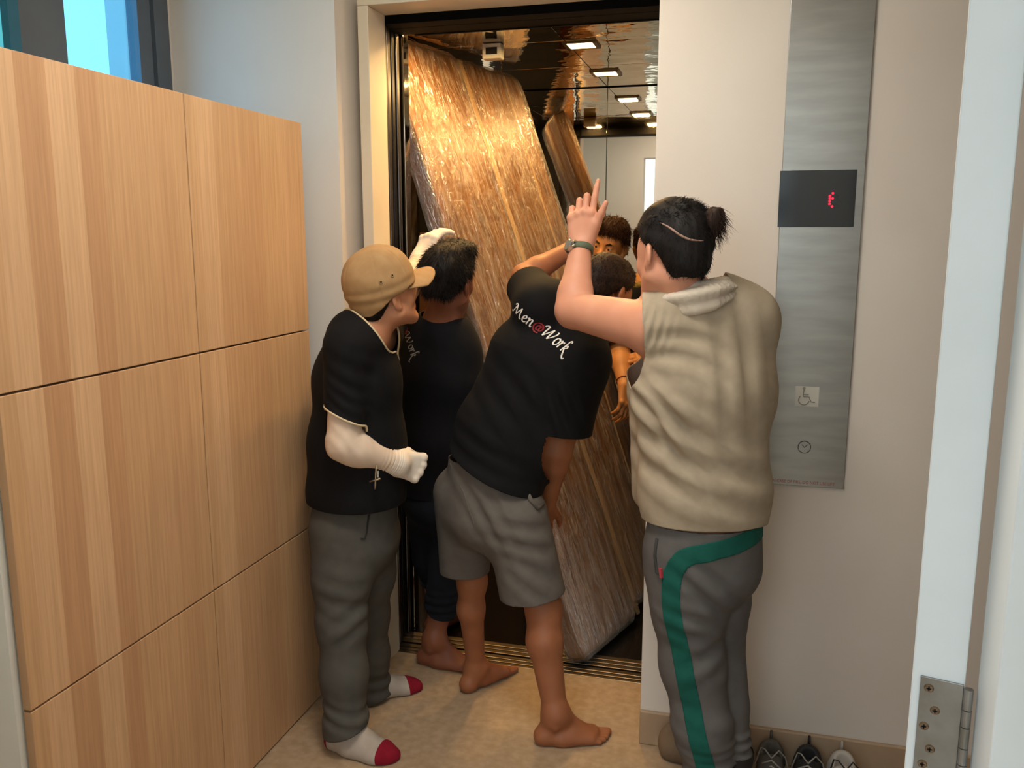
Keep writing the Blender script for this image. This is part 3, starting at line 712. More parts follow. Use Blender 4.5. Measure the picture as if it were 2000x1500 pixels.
def edge_tube(name, V, Q, sel, m, parent, r=.0035):
    """piping that follows the open edge of a garment wherever sel(midpoint) holds"""
    E = np.concatenate([Q[:, [0, 1]], Q[:, [1, 2]], Q[:, [2, 3]], Q[:, [3, 0]]]); E.sort(1); k = E[:, 0].astype(np.int64) * 10**8 + E[:, 1]
    u, c = np.unique(k, return_counts=True); u = u[c == 1]; a, b = u // 10**8, u % 10**8; md = (V[a] + V[b]) / 2; ok = sel(md); a, b = a[ok], b[ok]
    nb = {}
    for i, j in zip(a, b): nb.setdefault(i, []).append(j); nb.setdefault(j, []).append(i)
    bm = bmesh.new(); seen = set()
    for st in sorted(nb, key=lambda i: len(nb[i])):
        if st in seen: continue
        path = [st]; seen.add(st)
        while True:
            nx = [j for j in nb[path[-1]] if j not in seen]
            if not nx: break
            path.append(nx[0]); seen.add(nx[0])
        if len(path) > 6:
            P = V[path]; P = np.stack([np.convolve(np.pad(P[:, i], 3, mode='edge'), np.ones(7) / 7, 'valid') for i in range(3)], 1)
            tube(bm, P[::2], r, 6)
    return obj(name, bm, m, parent, True)
plane = lambda p, n: (lambda V: (V - np.asarray(p)) @ nrm(n))

# ------------------------------------------------------------------ man in the sleeveless beige shirt (right)
def man_sleeveless():
    U = UY
    pe = person('man standing at right in beige sleeveless shirt, hair bun and towel round neck', (-.03, 2.28, 0))
    sk = skin_mat('skin_fair', 'c58a6e', 'cf957a')
    wd = nrm((.30, .10, .0)); bk = nrm((.1, -1, 0))
    SL, EL, WR = U(1272, 640, 2.21), U(1120, 606, 2.37), U(1134, 482, 2.47)
    SR = U(1452, 622, 2.31); ER = U(1470, 780, 2.40); WRR = U(1400, 850, 2.46)
    HL, KL, AL = U(1335, 1080, 2.25), U(1352, 1295, 2.25), U(1392, 1535, 2.22)
    HR, KR, AR = U(1408, 1090, 2.30), U(1412, 1255, 2.34), U(1433, 1475, 2.265)
    NB = U(1352, 600, 2.25); HC_ = U(1312, 503, 2.215); R = frame((-.66, .74, -.10), (.03, .08, 1)); sc = .98
    secs = [(U(1378, 1085, 2.275), .165, .115, wd), (U(1377, 960, 2.27), .150, .108, wd), (U(1370, 760, 2.26), .170, .115, wd), (U(1362, 650, 2.255), .150, .095, wd)]
    lo, hi = hull([SL, EL, WR + V3(0, 0, .2), SR, ER, WRR, AL, AR, HC_ + V3(0, 0, .15), AL + V3(-.2, .25, -.06)], .13); lo[2] = -.02
    s = SDF(lo, hi, HB); s.torso(thin(secs)); s.chain([SL, NB, SR], [.062, .06, .062], .04)
    neck_sdf(s, HC_, R, NB, sc, .056, .064); head_sdf(s, HC_, R, sc)
    arm_sdf(s, SL, EL, WR, (.066, .050, .047, .030)); arm_sdf(s, SR, ER, WRR)
    hand_sdf(s, WR, (-.01, .14, 1), (-.14, -1, .1), 1, ((.06, .10, .08), (.25, 1.5, .8), (.38, 1.6, .8), (.55, 1.6, .8)), 1.06, (.12, .0, -.05, -.14), (.94, .47, .14), (.0, .0))
    hand_sdf(s, WRR, (-.9, .1, .1), (0, -.4, .9), -1, ((.4, .4, .3),) * 4)
    leg_sdf(s, HL, KL, AL, (.075, .052, .046, .036)); leg_sdf(s, HR, KR, AR, (.075, .046, .042, .033))
    foot_sdf(s, AL, (-.42, .9, 0), 1, .95); foot_sdf(s, AR, (-.02, 1, 0), -1, .95); s.floor()
    V, Q = s.mesh(1); mk('body', V, Q, sk, pe)
    eyes(HC_, R, sc, pe)
    # hair: clipped sides, longer top tied in a bun
    hb = ([-.2, -.075, -.05, -.025, .012, .03, .06, .2], [-.058, -.060, -.052, .012, .022, .035, .09, .1])
    h = head_hair('hair', HC_, R, sc, *hb, M['hair'], pe, .009, .014, .0022, 3, nstr=2600, slen=.009, sw=.0009, lift=.5)
    T = lambda *p: HC_ + R @ (np.array(p) * sc)
    s = SDF(HC_ - .22, HC_ + .22, .004)
    s.ell(T(0, .000, .082), V3(.080, .102, .062) * sc, R, .02); s.ell(T(.01, -.035, .085), V3(.060, .055, .048) * sc, R, .03)
    V, Q = s.mesh(1); L = (V - HC_) @ R / sc; N = normals(V, Q)
    V = V + N * (wrinkle(L * [1, .35, .8], .0030, 90, seed=5) + wrinkle(L * [1.0, .3, .8], .0018, 260, seed=6))[:, None]
    gl = .055 + .25 * (L[:, 1] + .02) * (L[:, 1] < .05) + .01 * np.sin(L[:, 0] * 40) - L[:, 2]; V, Q, _ = clip(V, Q, gl)
    ht = mk('top_hair', V, Q, M['hair'], pe)
    fl = R @ nrm((.1, -1, .1))
    strands('hair_strands', V, normals(V, Q), M['hair'], ht, 2600, .014, .0008, lambda P, n, r: n * .25 + fl + r.normal(scale=.25, size=P.shape), .1, seed=8)
    # parting line of bare scalp between the two layers
    hv = [bvh_of(V, Q)]; hm = h.data; hv.append(BVHTree.FromPolygons([v.co for v in hm.vertices], [tuple(p.vertices) for p in hm.polygons]))
    def onh(u, v):
        best = None
        for b_ in hv:
            q = b_.ray_cast(Vector(_C), Vector(nrm(ray(u, v))), 5)
            if q[0] is not None and (best is None or q[3] < best[1]): best = (q[0], q[3])
        return np.array(best[0]) if best else U(u, v, 2.13)
    pl = np.array([onh(u, v) for u, v in catmull(((1287, 434), (1304, 442), (1322, 455), (1340, 466), (1360, 470), (1378, 470)), 4)]); pl = np.stack([np.convolve(np.pad(pl[:, i], 2, mode='edge'), np.ones(5) / 5, 'valid') for i in range(3)], 1)
    bm = bmesh.new(); tube(bm, pl, [.001 + .0022 * math.sin(pi * i / (len(pl) - 1)) for i in range(len(pl))], 8); obj('hair_parting', bm, mat('scalp', '8d6f5e', '98796a', rough=.6), pe, True)
    bc = U(1392, 434, 2.185); s = SDF(bc - .07, bc + .07, .003); s.ell(bc, (.026, .026, .036), None, .01); s.ell(bc + V3(.008, -.006, .012), (.022, .022, .026), None, .01); s.cone(bc + V3(-.035, .01, .0), bc, .026, .02, .015)
    V, Q = s.mesh(1); V = V + normals(V, Q) * wrinkle(V * [1, 1, .35], .0028, 170, seed=2)[:, None]; hb_ = mk('hair_bun', V, Q, M['hair_brown'], pe)
    strands('bun_strands', V, normals(V, Q), M['hair_brown'], hb_, 700, .026, .0008, lambda P, n, r: n * .4 + V3(.1, 0, -.8) + r.normal(scale=.4, size=P.shape), .3, seed=4)
    # shirt
    m = cloth_mat('beige_jersey', 'a2947f', 'aa9c87', bump=.2); s = SDF(*hull([SL, SR, HL, HR, NB], .2), HC)
    g_secs = [(c, a + .012, b + .012, w) for c, a, b, w in secs]
    g_secs[0] = (g_secs[0][0] - V3(0, 0, .16), .160, .124, wd); g_secs[1] = (g_secs[1][0], .168, .126, wd); g_secs[2] = (g_secs[2][0], .176, .130, wd); g_secs[3] = (g_secs[3][0], .165, .105, wd)
    s.torso(g_secs, .04); s.chain([SL + V3(-.005, 0, .012), lerp(SL, NB, .55) + V3(0, 0, .02), NB, lerp(SR, NB, .5) + V3(0, 0, .02), SR + V3(.01, 0, .0)], [.072, .070, .07, .070, .070], .05)
    s.cone(SR, SR + V3(.01, .02, -.22), .075, .07, .06); s.cone(U(1262, 700, 2.30), U(1268, 960, 2.34), .05, .05, .05)
    hem = U(1380, 1040, 2.14)[2]
    ahL = U(1232, 655, 2.22); ahR = U(1520, 700, 2.38)
    def g(V):
        gl = hem - V[:, 2] - .02 * np.clip((V[:, 1] - 2.2) / .2, 0, 1)
        gl = np.maximum(gl, (1 - np.linalg.norm((V - ahL) / V3(.052, .16, .135), axis=1)) * .06)
        gl = np.maximum(gl, (1 - np.linalg.norm((V - ahR) / V3(.05, .10, .12), axis=1)) * .06)
        gl = np.maximum(gl, (1 - np.linalg.norm((V - (NB + V3(0, .01, .04))) / V3(.100, .12, .085), axis=1)) * .06); return gl
    def disp(V, N):
        b = np.clip(-N[:, 1] * 2, 0, 1)
        d = wrinkle(V * [1, 1, .7], .0018, 22, seed=1) * .7
        sx = lambda u, v: U(u, v, 2.14)
        a = nrm((.55, 0, .85)); al = nrm((.85, 0, -.55))
        d += b * fold(V, sx(1330, 860), a, .075, .0085, .12, .18, al, .3, .6)
        d += b * fold(V, sx(1300, 820), nrm((.75, 0, .6)), .05, .008, .06, .12, nrm((.6, 0, -.8)), 0, 1.2)
        d += b * fold(V, sx(1400, 940), nrm((.35, 0, .95)), .085, .007, .12, .18, nrm((.95, 0, -.35)), 1., -.5)
        d += b * fold(V, sx(1440, 720), nrm((1, 0, .15)), .06, .0045, .09, .18, nrm((-.1, 0, 1)), 0.5, .3)
        d += b * fold(V, sx(1345, 680), nrm((.2, 0, 1)), .055, .004, .08, .12, nrm((1, 0, -.2)), 0, 2.2)
        d += b * fold(V, sx(1265, 650), nrm((1, 0, -.3)), .022, .004, .05, .06, nrm((.3, 0, 1)), 0, 1)
        return d
    o, V, Q = garment('sleeveless_shirt', s, m, pe, disp, g, .003)
    # towel
    tw = [U(1258, 640, 2.40), U(1272, 602, 2.30), U(1296, 590, 2.205), U(1340, 586, 2.165), U(1385, 576, 2.175), U(1414, 566, 2.235), U(1420, 575, 2.33), U(1400, 620, 2.42)]
    tw = catmull(tw, 5); s = SDF(*hull(tw, .07), .004); s.chain(tw, [.022 + .008 * math.sin(pi * i / (len(tw) - 1)) for i in range(len(tw))], .01, (V3(0, .35, 1), 1.15))
    V, Q = s.mesh(1); N = normals(V, Q); ax = np.array([((V[i] - tw) ** 2).sum(1).argmin() for i in range(len(V))]); off = V - tw[ax]; th = np.arctan2(off[:, 2], off[:, 1]) ; V = V + N * (.0055 * np.cos(th * 4 + ax * .10) + wrinkle(V, .001, 90))[:, None]
    mk('towel', V, Q, mat('beige_towel', 'c4b7a6', 'cdc2b2', rough=.95, bump=.5, bscale=700, bdist=.002, spec=.1), pe)
    # trousers with a green band
    m = cloth_mat('grey_trousers', '5d5b59', '63605e', bump=.25); s = SDF(*hull([HL, HR, AL, AR], .17), HC)
    s.torso([(U(1378, 1105, 2.275), .152, .126, wd), (U(1378, 1015, 2.27), .150, .120, wd)], .04)
    s.chain([HL, lerp(HL, KL, .5), KL, lerp(KL, AL, .5), AL, AL + (AL - KL) * .25], [.100, .092, .080, .074, .066, .062], .05); s.chain([HR, lerp(HR, KR, .5), KR, lerp(KR, AR, .55), AR, AR + (AR - KR) * .2], [.094, .080, .060, .056, .048, .048], .010)
    cuff = U(1436, 1472, 2.265)[2]
    def g(V):
        gl = V[:, 2] - U(1380, 1030, 2.2)[2]; r = V[:, 1] > (2.225 + .03 * 0); dR, _ = dist_seg(V, KR, AR); dL, _ = dist_seg(V, KL, AL)
        gl = np.maximum(gl, np.where(dR < dL, cuff - V[:, 2], .028 - V[:, 2])); return gl
    def disp(V, N):
        d = wrinkle(V * [1, 1, .8], .0016, 26, seed=4); bb = np.clip(-N[:, 1] * 2, 0, 1); sx = lambda u, v: U(u, v, 2.17)
        d += bb * fold(V, sx(1390, 1150), nrm((.7, 0, .7)), .06, .009, .05, .09, nrm((.7, 0, -.7)), 0, 1); d += bb * fold(V, sx(1350, 1215), nrm((.25, 0, 1)), .055, .005, .07, .07, None, 1)
        d += bb * fold(V, sx(1450, 1240), nrm((.5, 0, 1)), .05, .006, .07, .07, None, .5); d += bb * fold(V, sx(1385, 1290), nrm((-.6, 0, 1)), .07, .005, .06, .09, None, 2)
        d += fold(V, AR + V3(0, 0, .04), (0, 0, 1), .028, .005, .04, .12, None, 0); d += fold(V, lerp(KL, AL, .55), nrm((.2, 0, 1)), .06, .003, .15, .1, None, 0)
        return d
    o, V, Q = garment('trousers', s, m, pe, disp, g, .003)
    path = catmull([U(u, v, 2.17) for u, v in ((1500, 1052), (1450, 1064), (1390, 1072), (1340, 1082), (1318, 1110), (1312, 1150), (1315, 1200), (1330, 1270), (1345, 1350), (1362, 1430), (1382, 1510), (1395, 1580))], 5)
    P2 = path[:, [0, 2]]; vv = V[:, [0, 2]]; dd = np.full(len(V), 9.)
    for a, b in zip(P2[:-1], P2[1:]): dd = np.minimum(dd, dist_seg(vv, a, b)[0])
    N = normals(V, Q); band('green_stripe', V, Q, np.maximum(dd - .0245, (N[:, 1] - .25) * .1), cloth_mat('green_cloth', '17544a', '1a5a4f'), pe, .002)
    bv = bvh_of(V, Q)
    def on(u, v, lift=.002):
        o_ = Vector(_C); d = Vector(nrm(ray(u, v))); h = bv.ray_cast(o_, d, 5); return (np.array(h[0]) + np.array(h[1]) * lift) if h[0] is not None else U(u, v, 2.17)
    bm = bmesh.new(); tube(bm, [on(u, v) for u, v in ((1284, 1052), (1280, 1085), (1284, 1118), (1291, 1122))], .0045, 6); obj('pocket_edge', bm, cloth_mat('dark_grey_cloth', '3e3d3c'), pe, True)
    bm = bmesh.new(); tube(bm, [on(1291, 1109, .003), on(1293, 1127, .003)], .0055, 6); obj('red_tag', bm, mat('red_label', 'a6323c', rough=.7), pe)
    # striped slides on black socks
    blk = mat('black_rubber', '121113', '1a181a', rough=.6); st = mat('white_stripe', 'd8d5d2', rough=.6)
    for ank, f, sd in ((AL, (-.42, .9, 0), 1), (AR, (-.02, 1, 0), -1)):
        s = SDF(V3(ank[0], ank[1], .1) - V3(.26, .26, .12), V3(ank[0], ank[1], .1) + V3(.26, .26, .10), .005); foot_sdf(s, ank, f, sd, .99, False); s.cone(ank, ank + V3(0, 0, .06), .038, .038, .03); s.F -= .006; s.floor(.001)
        V, Q = s.mesh(1); sh = mk('sock_shoe', V, Q, blk, pe)
        fx = nrm(f); L = (V - V3(ank[0], ank[1], 0)) @ fx
        for x0 in (.05, .075, .10): band('shoe_stripe', V, Q, np.abs(L - x0) - .005, st, sh, .001)
    # wrist watch
    ax = nrm(WR - EL); c = lerp(EL, WR, .955); u = nrm(np.cross(ax, (0, -1, 0))); w = np.cross(ax, u)
    watch = []; bm = bmesh.new()
    rad = lambda t: .0335 + .002 * math.cos(2 * t)
    ring = []
    for i in range(40):
        t = 2 * pi * i / 40; d = u * math.cos(t) + w * math.sin(t); row = []
        for a_, r_ in ((-.010, 0), (-.009, .0028), (.009, .0028), (.010, 0)): row.append(bm.verts.new(c + d * (rad(t) + r_) + ax * a_))
        ring.append(row)
    for i in range(40):
        a_, b_ = ring[i], ring[(i + 1) % 40]
        for j in range(3): bm.faces.new((a_[j], a_[j + 1], b_[j + 1], b_[j]))
    bmesh.ops.recalc_face_normals(bm, faces=bm.faces)
    wp = obj('watch_strap', bm, mat('olive_strap', '56604a', '4d5643', rough=.7), pe, True)
    cd = nrm(V3(-.72, -.68, .0) - ax * (V3(-.72, -.68, 0) @ ax)); p = c + cd * .034; bm = bmesh.new(); cyl(bm, p - cd * .002, p + cd * .008, .0195, .0185, seg=24); cyl(bm, p + cd * .008, p + cd * .0105, .0185, .0150, seg=24)
    tv = np.cross(cd, ax); 
    for sg in (-1, 1):
        for q in (-1, 1): tube(bm, [p + ax * q * .008 + tv * sg * .014, p + ax * q * .007 + tv * sg * .024 - cd * .004], .0035, 6)
    tube(bm, [p + ax * .018 + cd * .003, p + ax * .024 + cd * .003], .003, 8)
    wc = obj('watch_case', bm, mat('watch_steel', 'b9b7ae', rough=.25, metal=.9), wp); bm = bmesh.new(); cyl(bm, p + cd * .0106, p + cd * .0109, .0140, seg=24); obj('watch_dial', bm, mat('watch_dial', '77766c', rough=.2), wc)
man_sleeveless()

# ------------------------------------------------------------------ bending man in the printed black tee (middle)
def man_middle():
    U = UY
    pe = person('barefoot man bending in printed black tee and grey shorts, middle of the group', (-.62, 2.6, 0))
    sk = skin_mat('skin_tan', '90593b', '9b6342')
    SL, EL, WR = U(1052, 598, 2.64), U(1024, 541, 2.84), U(1122, 483, 2.97)
    SR, ER, WRR = U(1142, 705, 2.62), U(1088, 880, 2.64), U(1066, 985, 2.70)
    HL, KL, AL = U(908, 965, 2.63), U(922, 1135, 2.68), U(930, 1305, 2.735)
    HR, KR, AR = U(1000, 975, 2.55), U(1062, 1190, 2.54), U(1085, 1392, 2.475)
    NB = U(1122, 610, 2.74); HC_ = U(1180, 577, 2.86); R = frame((.42, .72, -.52), (.26, .5, .85)); sc = .97
    w0, w1, w2, w3 = nrm((.95, -.2, -.2)), nrm((.88, -.2, -.42)), nrm((.70, -.10, -.70)), nrm((.68, -.08, -.72))
    secs = [(U(957, 965, 2.58), .155, .115, w0), (U(985, 860, 2.61), .150, .108, w1), (U(1058, 715, 2.66), .168, .115, w2), (U(1092, 645, 2.70), .145, .09, w3)]
    lo, hi = hull([SL, EL, WR, SR, ER, WRR, AL, AR, HC_, AR + V3(.25, .1, -.1)], .15); lo[2] = -.02
    s = SDF(lo, hi, HB); s.torso(thin(secs)); s.chain([SL, NB, SR], [.062, .06, .062], .04); neck_sdf(s, HC_, R, NB, sc); head_sdf(s, HC_, R, sc)
    arm_sdf(s, SL, EL, WR, (.055, .043, .041, .028)); arm_sdf(s, SR, ER, WRR, (.055, .048, .045, .032))
    hand_sdf(s, WR, (.12, .42, .88), (-.5, -.75, .3), 1, ((.6, .7, .4),) * 4, .95, thumb=(.9, .2, -.4))
    hand_sdf(s, WRR, (-.25, .25, -.9), (.3, -.9, -.2), -1, ((.3, .4, .3),) * 4)
    leg_sdf(s, HL, KL, AL, (.066, .049, .044, .031), back=(-.4, -.9, 0)); leg_sdf(s, HR, KR, AR, (.066, .055, .054, .037), back=(-.6, -.7, 0))
    foot_sdf(s, AL, UZ(1000, 1306) - UZ(925, 1345), 1, .98); foot_sdf(s, AR, UZ(1195, 1440) - UZ(1062, 1449), -1, .98); s.floor()
    V, Q = s.mesh(1); mk('body', V, Q, sk, pe); eyes(HC_, R, sc, pe)
    hb = ([-.2, -.085, -.05, -.02, .012, .03, .06, .2], [-.045, -.050, -.045, .012, .022, .035, .085, .095])
    head_hair('hair', HC_, R, sc, *hb, M['hair_brown'], pe, .009, .012, .0022, 12, nstr=5200, slen=.011, sw=.0009, lift=.6)
    # tee
    m = M['tee_black']; s = SDF(*hull([SL, EL, SR, ER, HL, HR, NB], .22), HC)
    gs = [(U(962, 1010, 2.575), .168, .140, w0), (U(958, 945, 2.585), .166, .138, w0), (U(988, 850, 2.61), .166, .128, w1), (U(1058, 715, 2.66), .180, .130, w2), (U(1092, 645, 2.70), .155, .10, w3)]
    s.torso(gs, .04); s.chain([SL, lerp(SL, NB, .5) + V3(.0, 0, .012), NB + V3(0, 0, .0), lerp(SR, NB, .5) + V3(0, 0, .01), SR], [.070, .068, .07, .070, .072], .05)
    s.cone(SL, lerp(SL, EL, .9), .072, .078, .04); cuffR = U(1100, 842, 2.62); s.cone(SR, cuffR + (cuffR - SR) * .25, .074, .098, .05)
    hp = U(950, 938, 2.47); hn = nrm(np.cross(U(1056, 1000, 2.47) - U(852, 890, 2.47), (0, 1, .12))); hn = hn if hn[2] < 0 else -hn
    aL = nrm(EL - SL); aR = nrm(cuffR - SR); cl = lerp(SL, EL, .62)
    cRn = nrm(aR + V3(.15, 0, -.12))
    def g(V):
        dL, _ = dist_seg(V, SL, EL + (EL - SL)); vR = np.abs(seg_val(V, SR, cuffR + (cuffR - SR) * .25, .074, .098)); vT = np.abs(torso_val(V, gs))
        gl = np.where((vR < vT) & ((V - SR) @ aR > .05), (V - cuffR) @ cRn, (V - hp) @ hn)
        gl = np.maximum(gl, np.where((dL < .13) & ((V - SL) @ aL > .06), (V - cl) @ aL, -1))
        return np.maximum(gl, (1 - np.linalg.norm((V - NB - V3(.02, .03, .045)) / V3(.085, .085, .075), axis=1)) * .06)
    def disp(V, N):
        b = np.clip(-N[:, 1] * 2, 0, 1); sx = lambda u, v: U(u, v, 2.5); d = wrinkle(V, .0016, 20, seed=21)
        d += b * fold(V, sx(1010, 800), nrm((.75, 0, .6)), .07, .004, .13, .16, nrm((.6, 0, -.75)), 0, .5); d += b * fold(V, sx(1080, 800), nrm((.9, 0, .3)), .05, .005, .06, .10, None, 1)
        d += b * fold(V, sx(930, 880), nrm((.4, 0, .9)), .06, .004, .08, .14, None, 0); d += b * fold(V, sx(1130, 790), nrm((.95, 0, .3)), .045, .004, .06, .1, None, 0); return d
    o, V, Q = garment('printed_tee', s, m, pe, disp, g)
    bv = bvh_of(V, Q)
    def on(u, v):
        h = bv.ray_cast(Vector(_C), Vector(nrm(ray(u, v))), 5); return np.array(h[0]) if h[0] is not None else U(u, v, 2.55)
    a, b, c = on(1003, 608), on(1098, 688), on(1070, 620); n = nrm(np.cross(b - a, c - a)); n = n if n[1] < 0 else -n
    lettering('Men@Work', bv, a, b - a, c - a, n, np.linalg.norm(b - a) / 8.9, o, {'': M['print_white'], '@': M['print_red']})
    # shorts
    m = cloth_mat('grey_shorts', '5f5954', '65605a', bump=.25); s = SDF(*hull([HL, HR, KL, KR], .22), HC)
    s.torso([(U(955, 1010, 2.58), .155, .120, w0), (U(960, 895, 2.59), .146, .112, w0)], .04)
    eL, eR = U(908, 1165, 2.68), U(1052, 1215, 2.545)
    s.cone(HL, eL, .104, .078, .03); s.cone(lerp(HR, eR, .14), eR, .102, .110, .05)
    cL, cR = U(908, 1130, 2.60), U(1045, 1183, 2.45); nL, nR = nrm((.02, .02, -1)), nrm((.13, .05, -1))
    wc = U(957, 915, 2.58)
    def g(V):
        dL, _ = dist_seg(V, HL, eL); dR, _ = dist_seg(V, HR, eR); return np.maximum(np.where(dL - .0 < dR - .03, (V - cL) @ nL, (V - cR) @ nR), (V - wc) @ w0 * 0 + (V[:, 2] - wc[2]) - .03)
    def disp(V, N):
        b = np.clip(-N[:, 1] * 2, 0, 1); sx = lambda u, v: U(u, v, 2.47); d = wrinkle(V, .0014, 18, seed=31)
        d += b * fold(V, sx(960, 1000), nrm((.8, 0, .55)), .055, .005, .07, .13, nrm((.5, 0, -.8)), 0, .6); d += b * fold(V, sx(1030, 1050), nrm((.3, 0, 1)), .06, .0045, .08, .12, nrm((1, 0, -.3)), 0, .8)
        d += b * fold(V, sx(1060, 1140), nrm((.6, 0, .8)), .06, .004, .08, .1, None, 1); return d
    o, V, Q = garment('shorts', s, m, pe, disp, g)
    bv = bvh_of(V, Q)
    def on2(u, v, l=.004):
        h = bv.ray_cast(Vector(_C), Vector(nrm(ray(u, v))), 5); return (np.array(h[0]) + np.array(h[1]) * l) if h[0] is not None else U(u, v, 2.45)
    bm = bmesh.new(); tube(bm, [on2(u, v) for u, v in ((1024, 948), (1034, 975), (1048, 992), (1060, 985))], [.004, .008, .008, .004], 8); obj('pocket_flap', bm, m, pe, True)
    bm = bmesh.new(); tube(bm, [on2(u, v, .001) for u, v in ((880, 905), (905, 960), (925, 1020), (945, 1080))], .0025, 6); obj('side_seam', bm, m, pe, True)

# ------------------------------------------------------------------ man leaning into the lift (behind)
def man_back():
    U = UY
    pe = person('dark-haired barefoot man in black tee leaning into the lift doorway', (-1.05, 2.9, 0))
    sk = skin_mat('skin_warm', '7f4a33', '8a5439')
    SL, EL, WR = U(828, 690, 2.97), U(830, 800, 3.02), U(868, 830, 3.06)
    SR, ER, WRR = U(893, 690, 2.90), U(902, 800, 2.95), U(922, 845, 2.98)
    HL, KL, AL = U(836, 965, 2.93), U(845, 1090, 3.00), U(856, 1222, 3.14)
    HR, KR, AR = U(878, 965, 2.90), U(880, 1085, 2.93), U(848, 1248, 2.855)
    AL[2] = .09
    NB = U(864, 632, 2.90); HC_ = U(877, 552, 2.86); R = frame((.22, .96, .06), (.12, 0, 1)); sc = .98
    wd = nrm((.95, -.25, -.12))
    secs = [(U(855, 955, 2.90), .135, .105, wd), (U(856, 860, 2.90), .13, .10, wd), (U(860, 740, 2.91), .145, .105, wd), (U(863, 670, 2.915), .13, .085, wd)]
    lo, hi = hull([SL, EL, WR, SR, ER, WRR, AL, AR, HC_, AL + V3(.1, .25, -.08)], .15); lo[2] = -.02
    s = SDF(lo, hi, HB); s.torso(thin(secs)); s.chain([SL, NB, SR], [.06, .058, .06], .04); neck_sdf(s, HC_, R, NB, sc); head_sdf(s, HC_, R, sc)
    arm_sdf(s, SL, EL, WR); arm_sdf(s, SR, ER, WRR); hand_sdf(s, WR, (.3, .6, .6), (-.6, -.6, .4), 1, ((.5, .6, .4),) * 4); hand_sdf(s, WRR, (.2, .1, -.9), (.2, -.8, .1), -1, ((.5, .6, .4),) * 4)
    leg_sdf(s, HL, KL, AL); leg_sdf(s, HR, KR, AR); foot_sdf(s, AL, (.4, .9, 0), 1, .95); foot_sdf(s, AR, UZ(925, 1318) - UZ(822, 1302), -1, .98); s.floor()
    V, Q = s.mesh(1); mk('body', V, Q, sk, pe); eyes(HC_, R, sc, pe)
    hb = ([-.2, -.085, -.05, -.02, .012, .03, .06, .2], [-.042, -.046, -.04, .012, .022, .035, .085, .095])
    def ex(s, T): s.ell(T(.0, .045, .125), (.05, .035, .028), R, .03); s.ell(T(.045, .035, .118), (.030, .035, .030), R, .02)
    head_hair('hair', HC_, R, sc, *hb, M['hair'], pe, .012, .016, .003, 22, ex, nstr=5200, slen=.018, sw=.001, lift=.8)
    m = M['tee_black2']; s = SDF(*hull([SL, EL, SR, ER, HL, HR, NB], .2), HC)
    gs = [(c, a + .012, b + .018, w) for c, a, b, w in secs]; gs[0] = (U(855, 1000, 2.90), .14, .12, wd)
    s.torso(gs, .04); s.chain([SL, lerp(SL, NB, .5) + V3(0, 0, .02), NB - V3(0, 0, .01), lerp(SR, NB, .5) + V3(0, 0, .015), SR], [.068, .066, .066, .068, .070], .05)
    s.cone(SL, lerp(SL, EL, .9), .070, .075, .04); s.cone(SR, lerp(SR, ER, .95), .072, .075, .04); cL, cR = lerp(SL, EL, .75), lerp(SR, ER, .80); aL, aR = nrm(EL - SL), nrm(ER - SR); hz = U(850, 972, 2.83)[2]
    def g(V):
        vT = np.abs(torso_val(V, gs)); vR = np.abs(seg_val(V, SR, lerp(SR, ER, .95), .072, .075)); vL = np.abs(seg_val(V, SL, lerp(SL, EL, .9), .07, .075))
        gl = hz - V[:, 2]; gl = np.where((vR < vT) & (vR < vL) & ((V - SR) @ aR > .05), (V - cR) @ aR, gl); gl = np.where((vL < vT) & (vL < vR) & ((V - SL) @ aL > .05), (V - cL) @ aL, gl)
        return np.maximum(gl, (1 - np.linalg.norm((V - NB - V3(.005, .02, .035)) / V3(.088, .10, .075), axis=1)) * .06)
    o, V, Q = garment('printed_tee', s, m, pe, lambda V, N: wrinkle(V, .003, 22, seed=41), g)
    bv = bvh_of(V, Q)
    def on(u, v):
        h = bv.ray_cast(Vector(U(u, v, 2.7)), Vector(nrm(ray(u, v))), 5); return np.array(h[0]) if h[0] is not None else U(u, v, 2.85)
    a, b = on(786, 660), on(801, 690); c = on(804, 650); n = nrm(np.cross(b - a, c - a)); n = n if n[1] < 0 else -n; un = .0225; d = nrm(b - a)
    lettering('Men@Work', bv, b - d * un * 8.2, d, c - a, n, un, o, {'': mat('dim_print', '8d877d', rough=.7), '@': M['print_red']})
    m = cloth_mat('navy_trousers', '14161c', '181b22'); s = SDF(*hull([HL, HR, AL, AR], .17), HC)
    s.torso([(U(855, 975, 2.90), .14, .115, wd), (U(855, 930, 2.90), .135, .11, wd)], .04)
    s.chain([HL, KL, AL], [.095, .07, .058], .04); s.chain([HR, KR, AR], [.095, .072, .058], .04); cz = U(850, 1207, 2.83); cn = nrm((-.3, 0, -1))
    def g(V):
        return np.maximum((V - cz) @ cn, V[:, 2] - .98)
    garment('trousers', s, m, pe, lambda V, N: wrinkle(V, .003, 24, seed=42) + fold(V, cz + V3(0, .05, .03), (0, 0, 1), .03, .005, .05, .15), g)

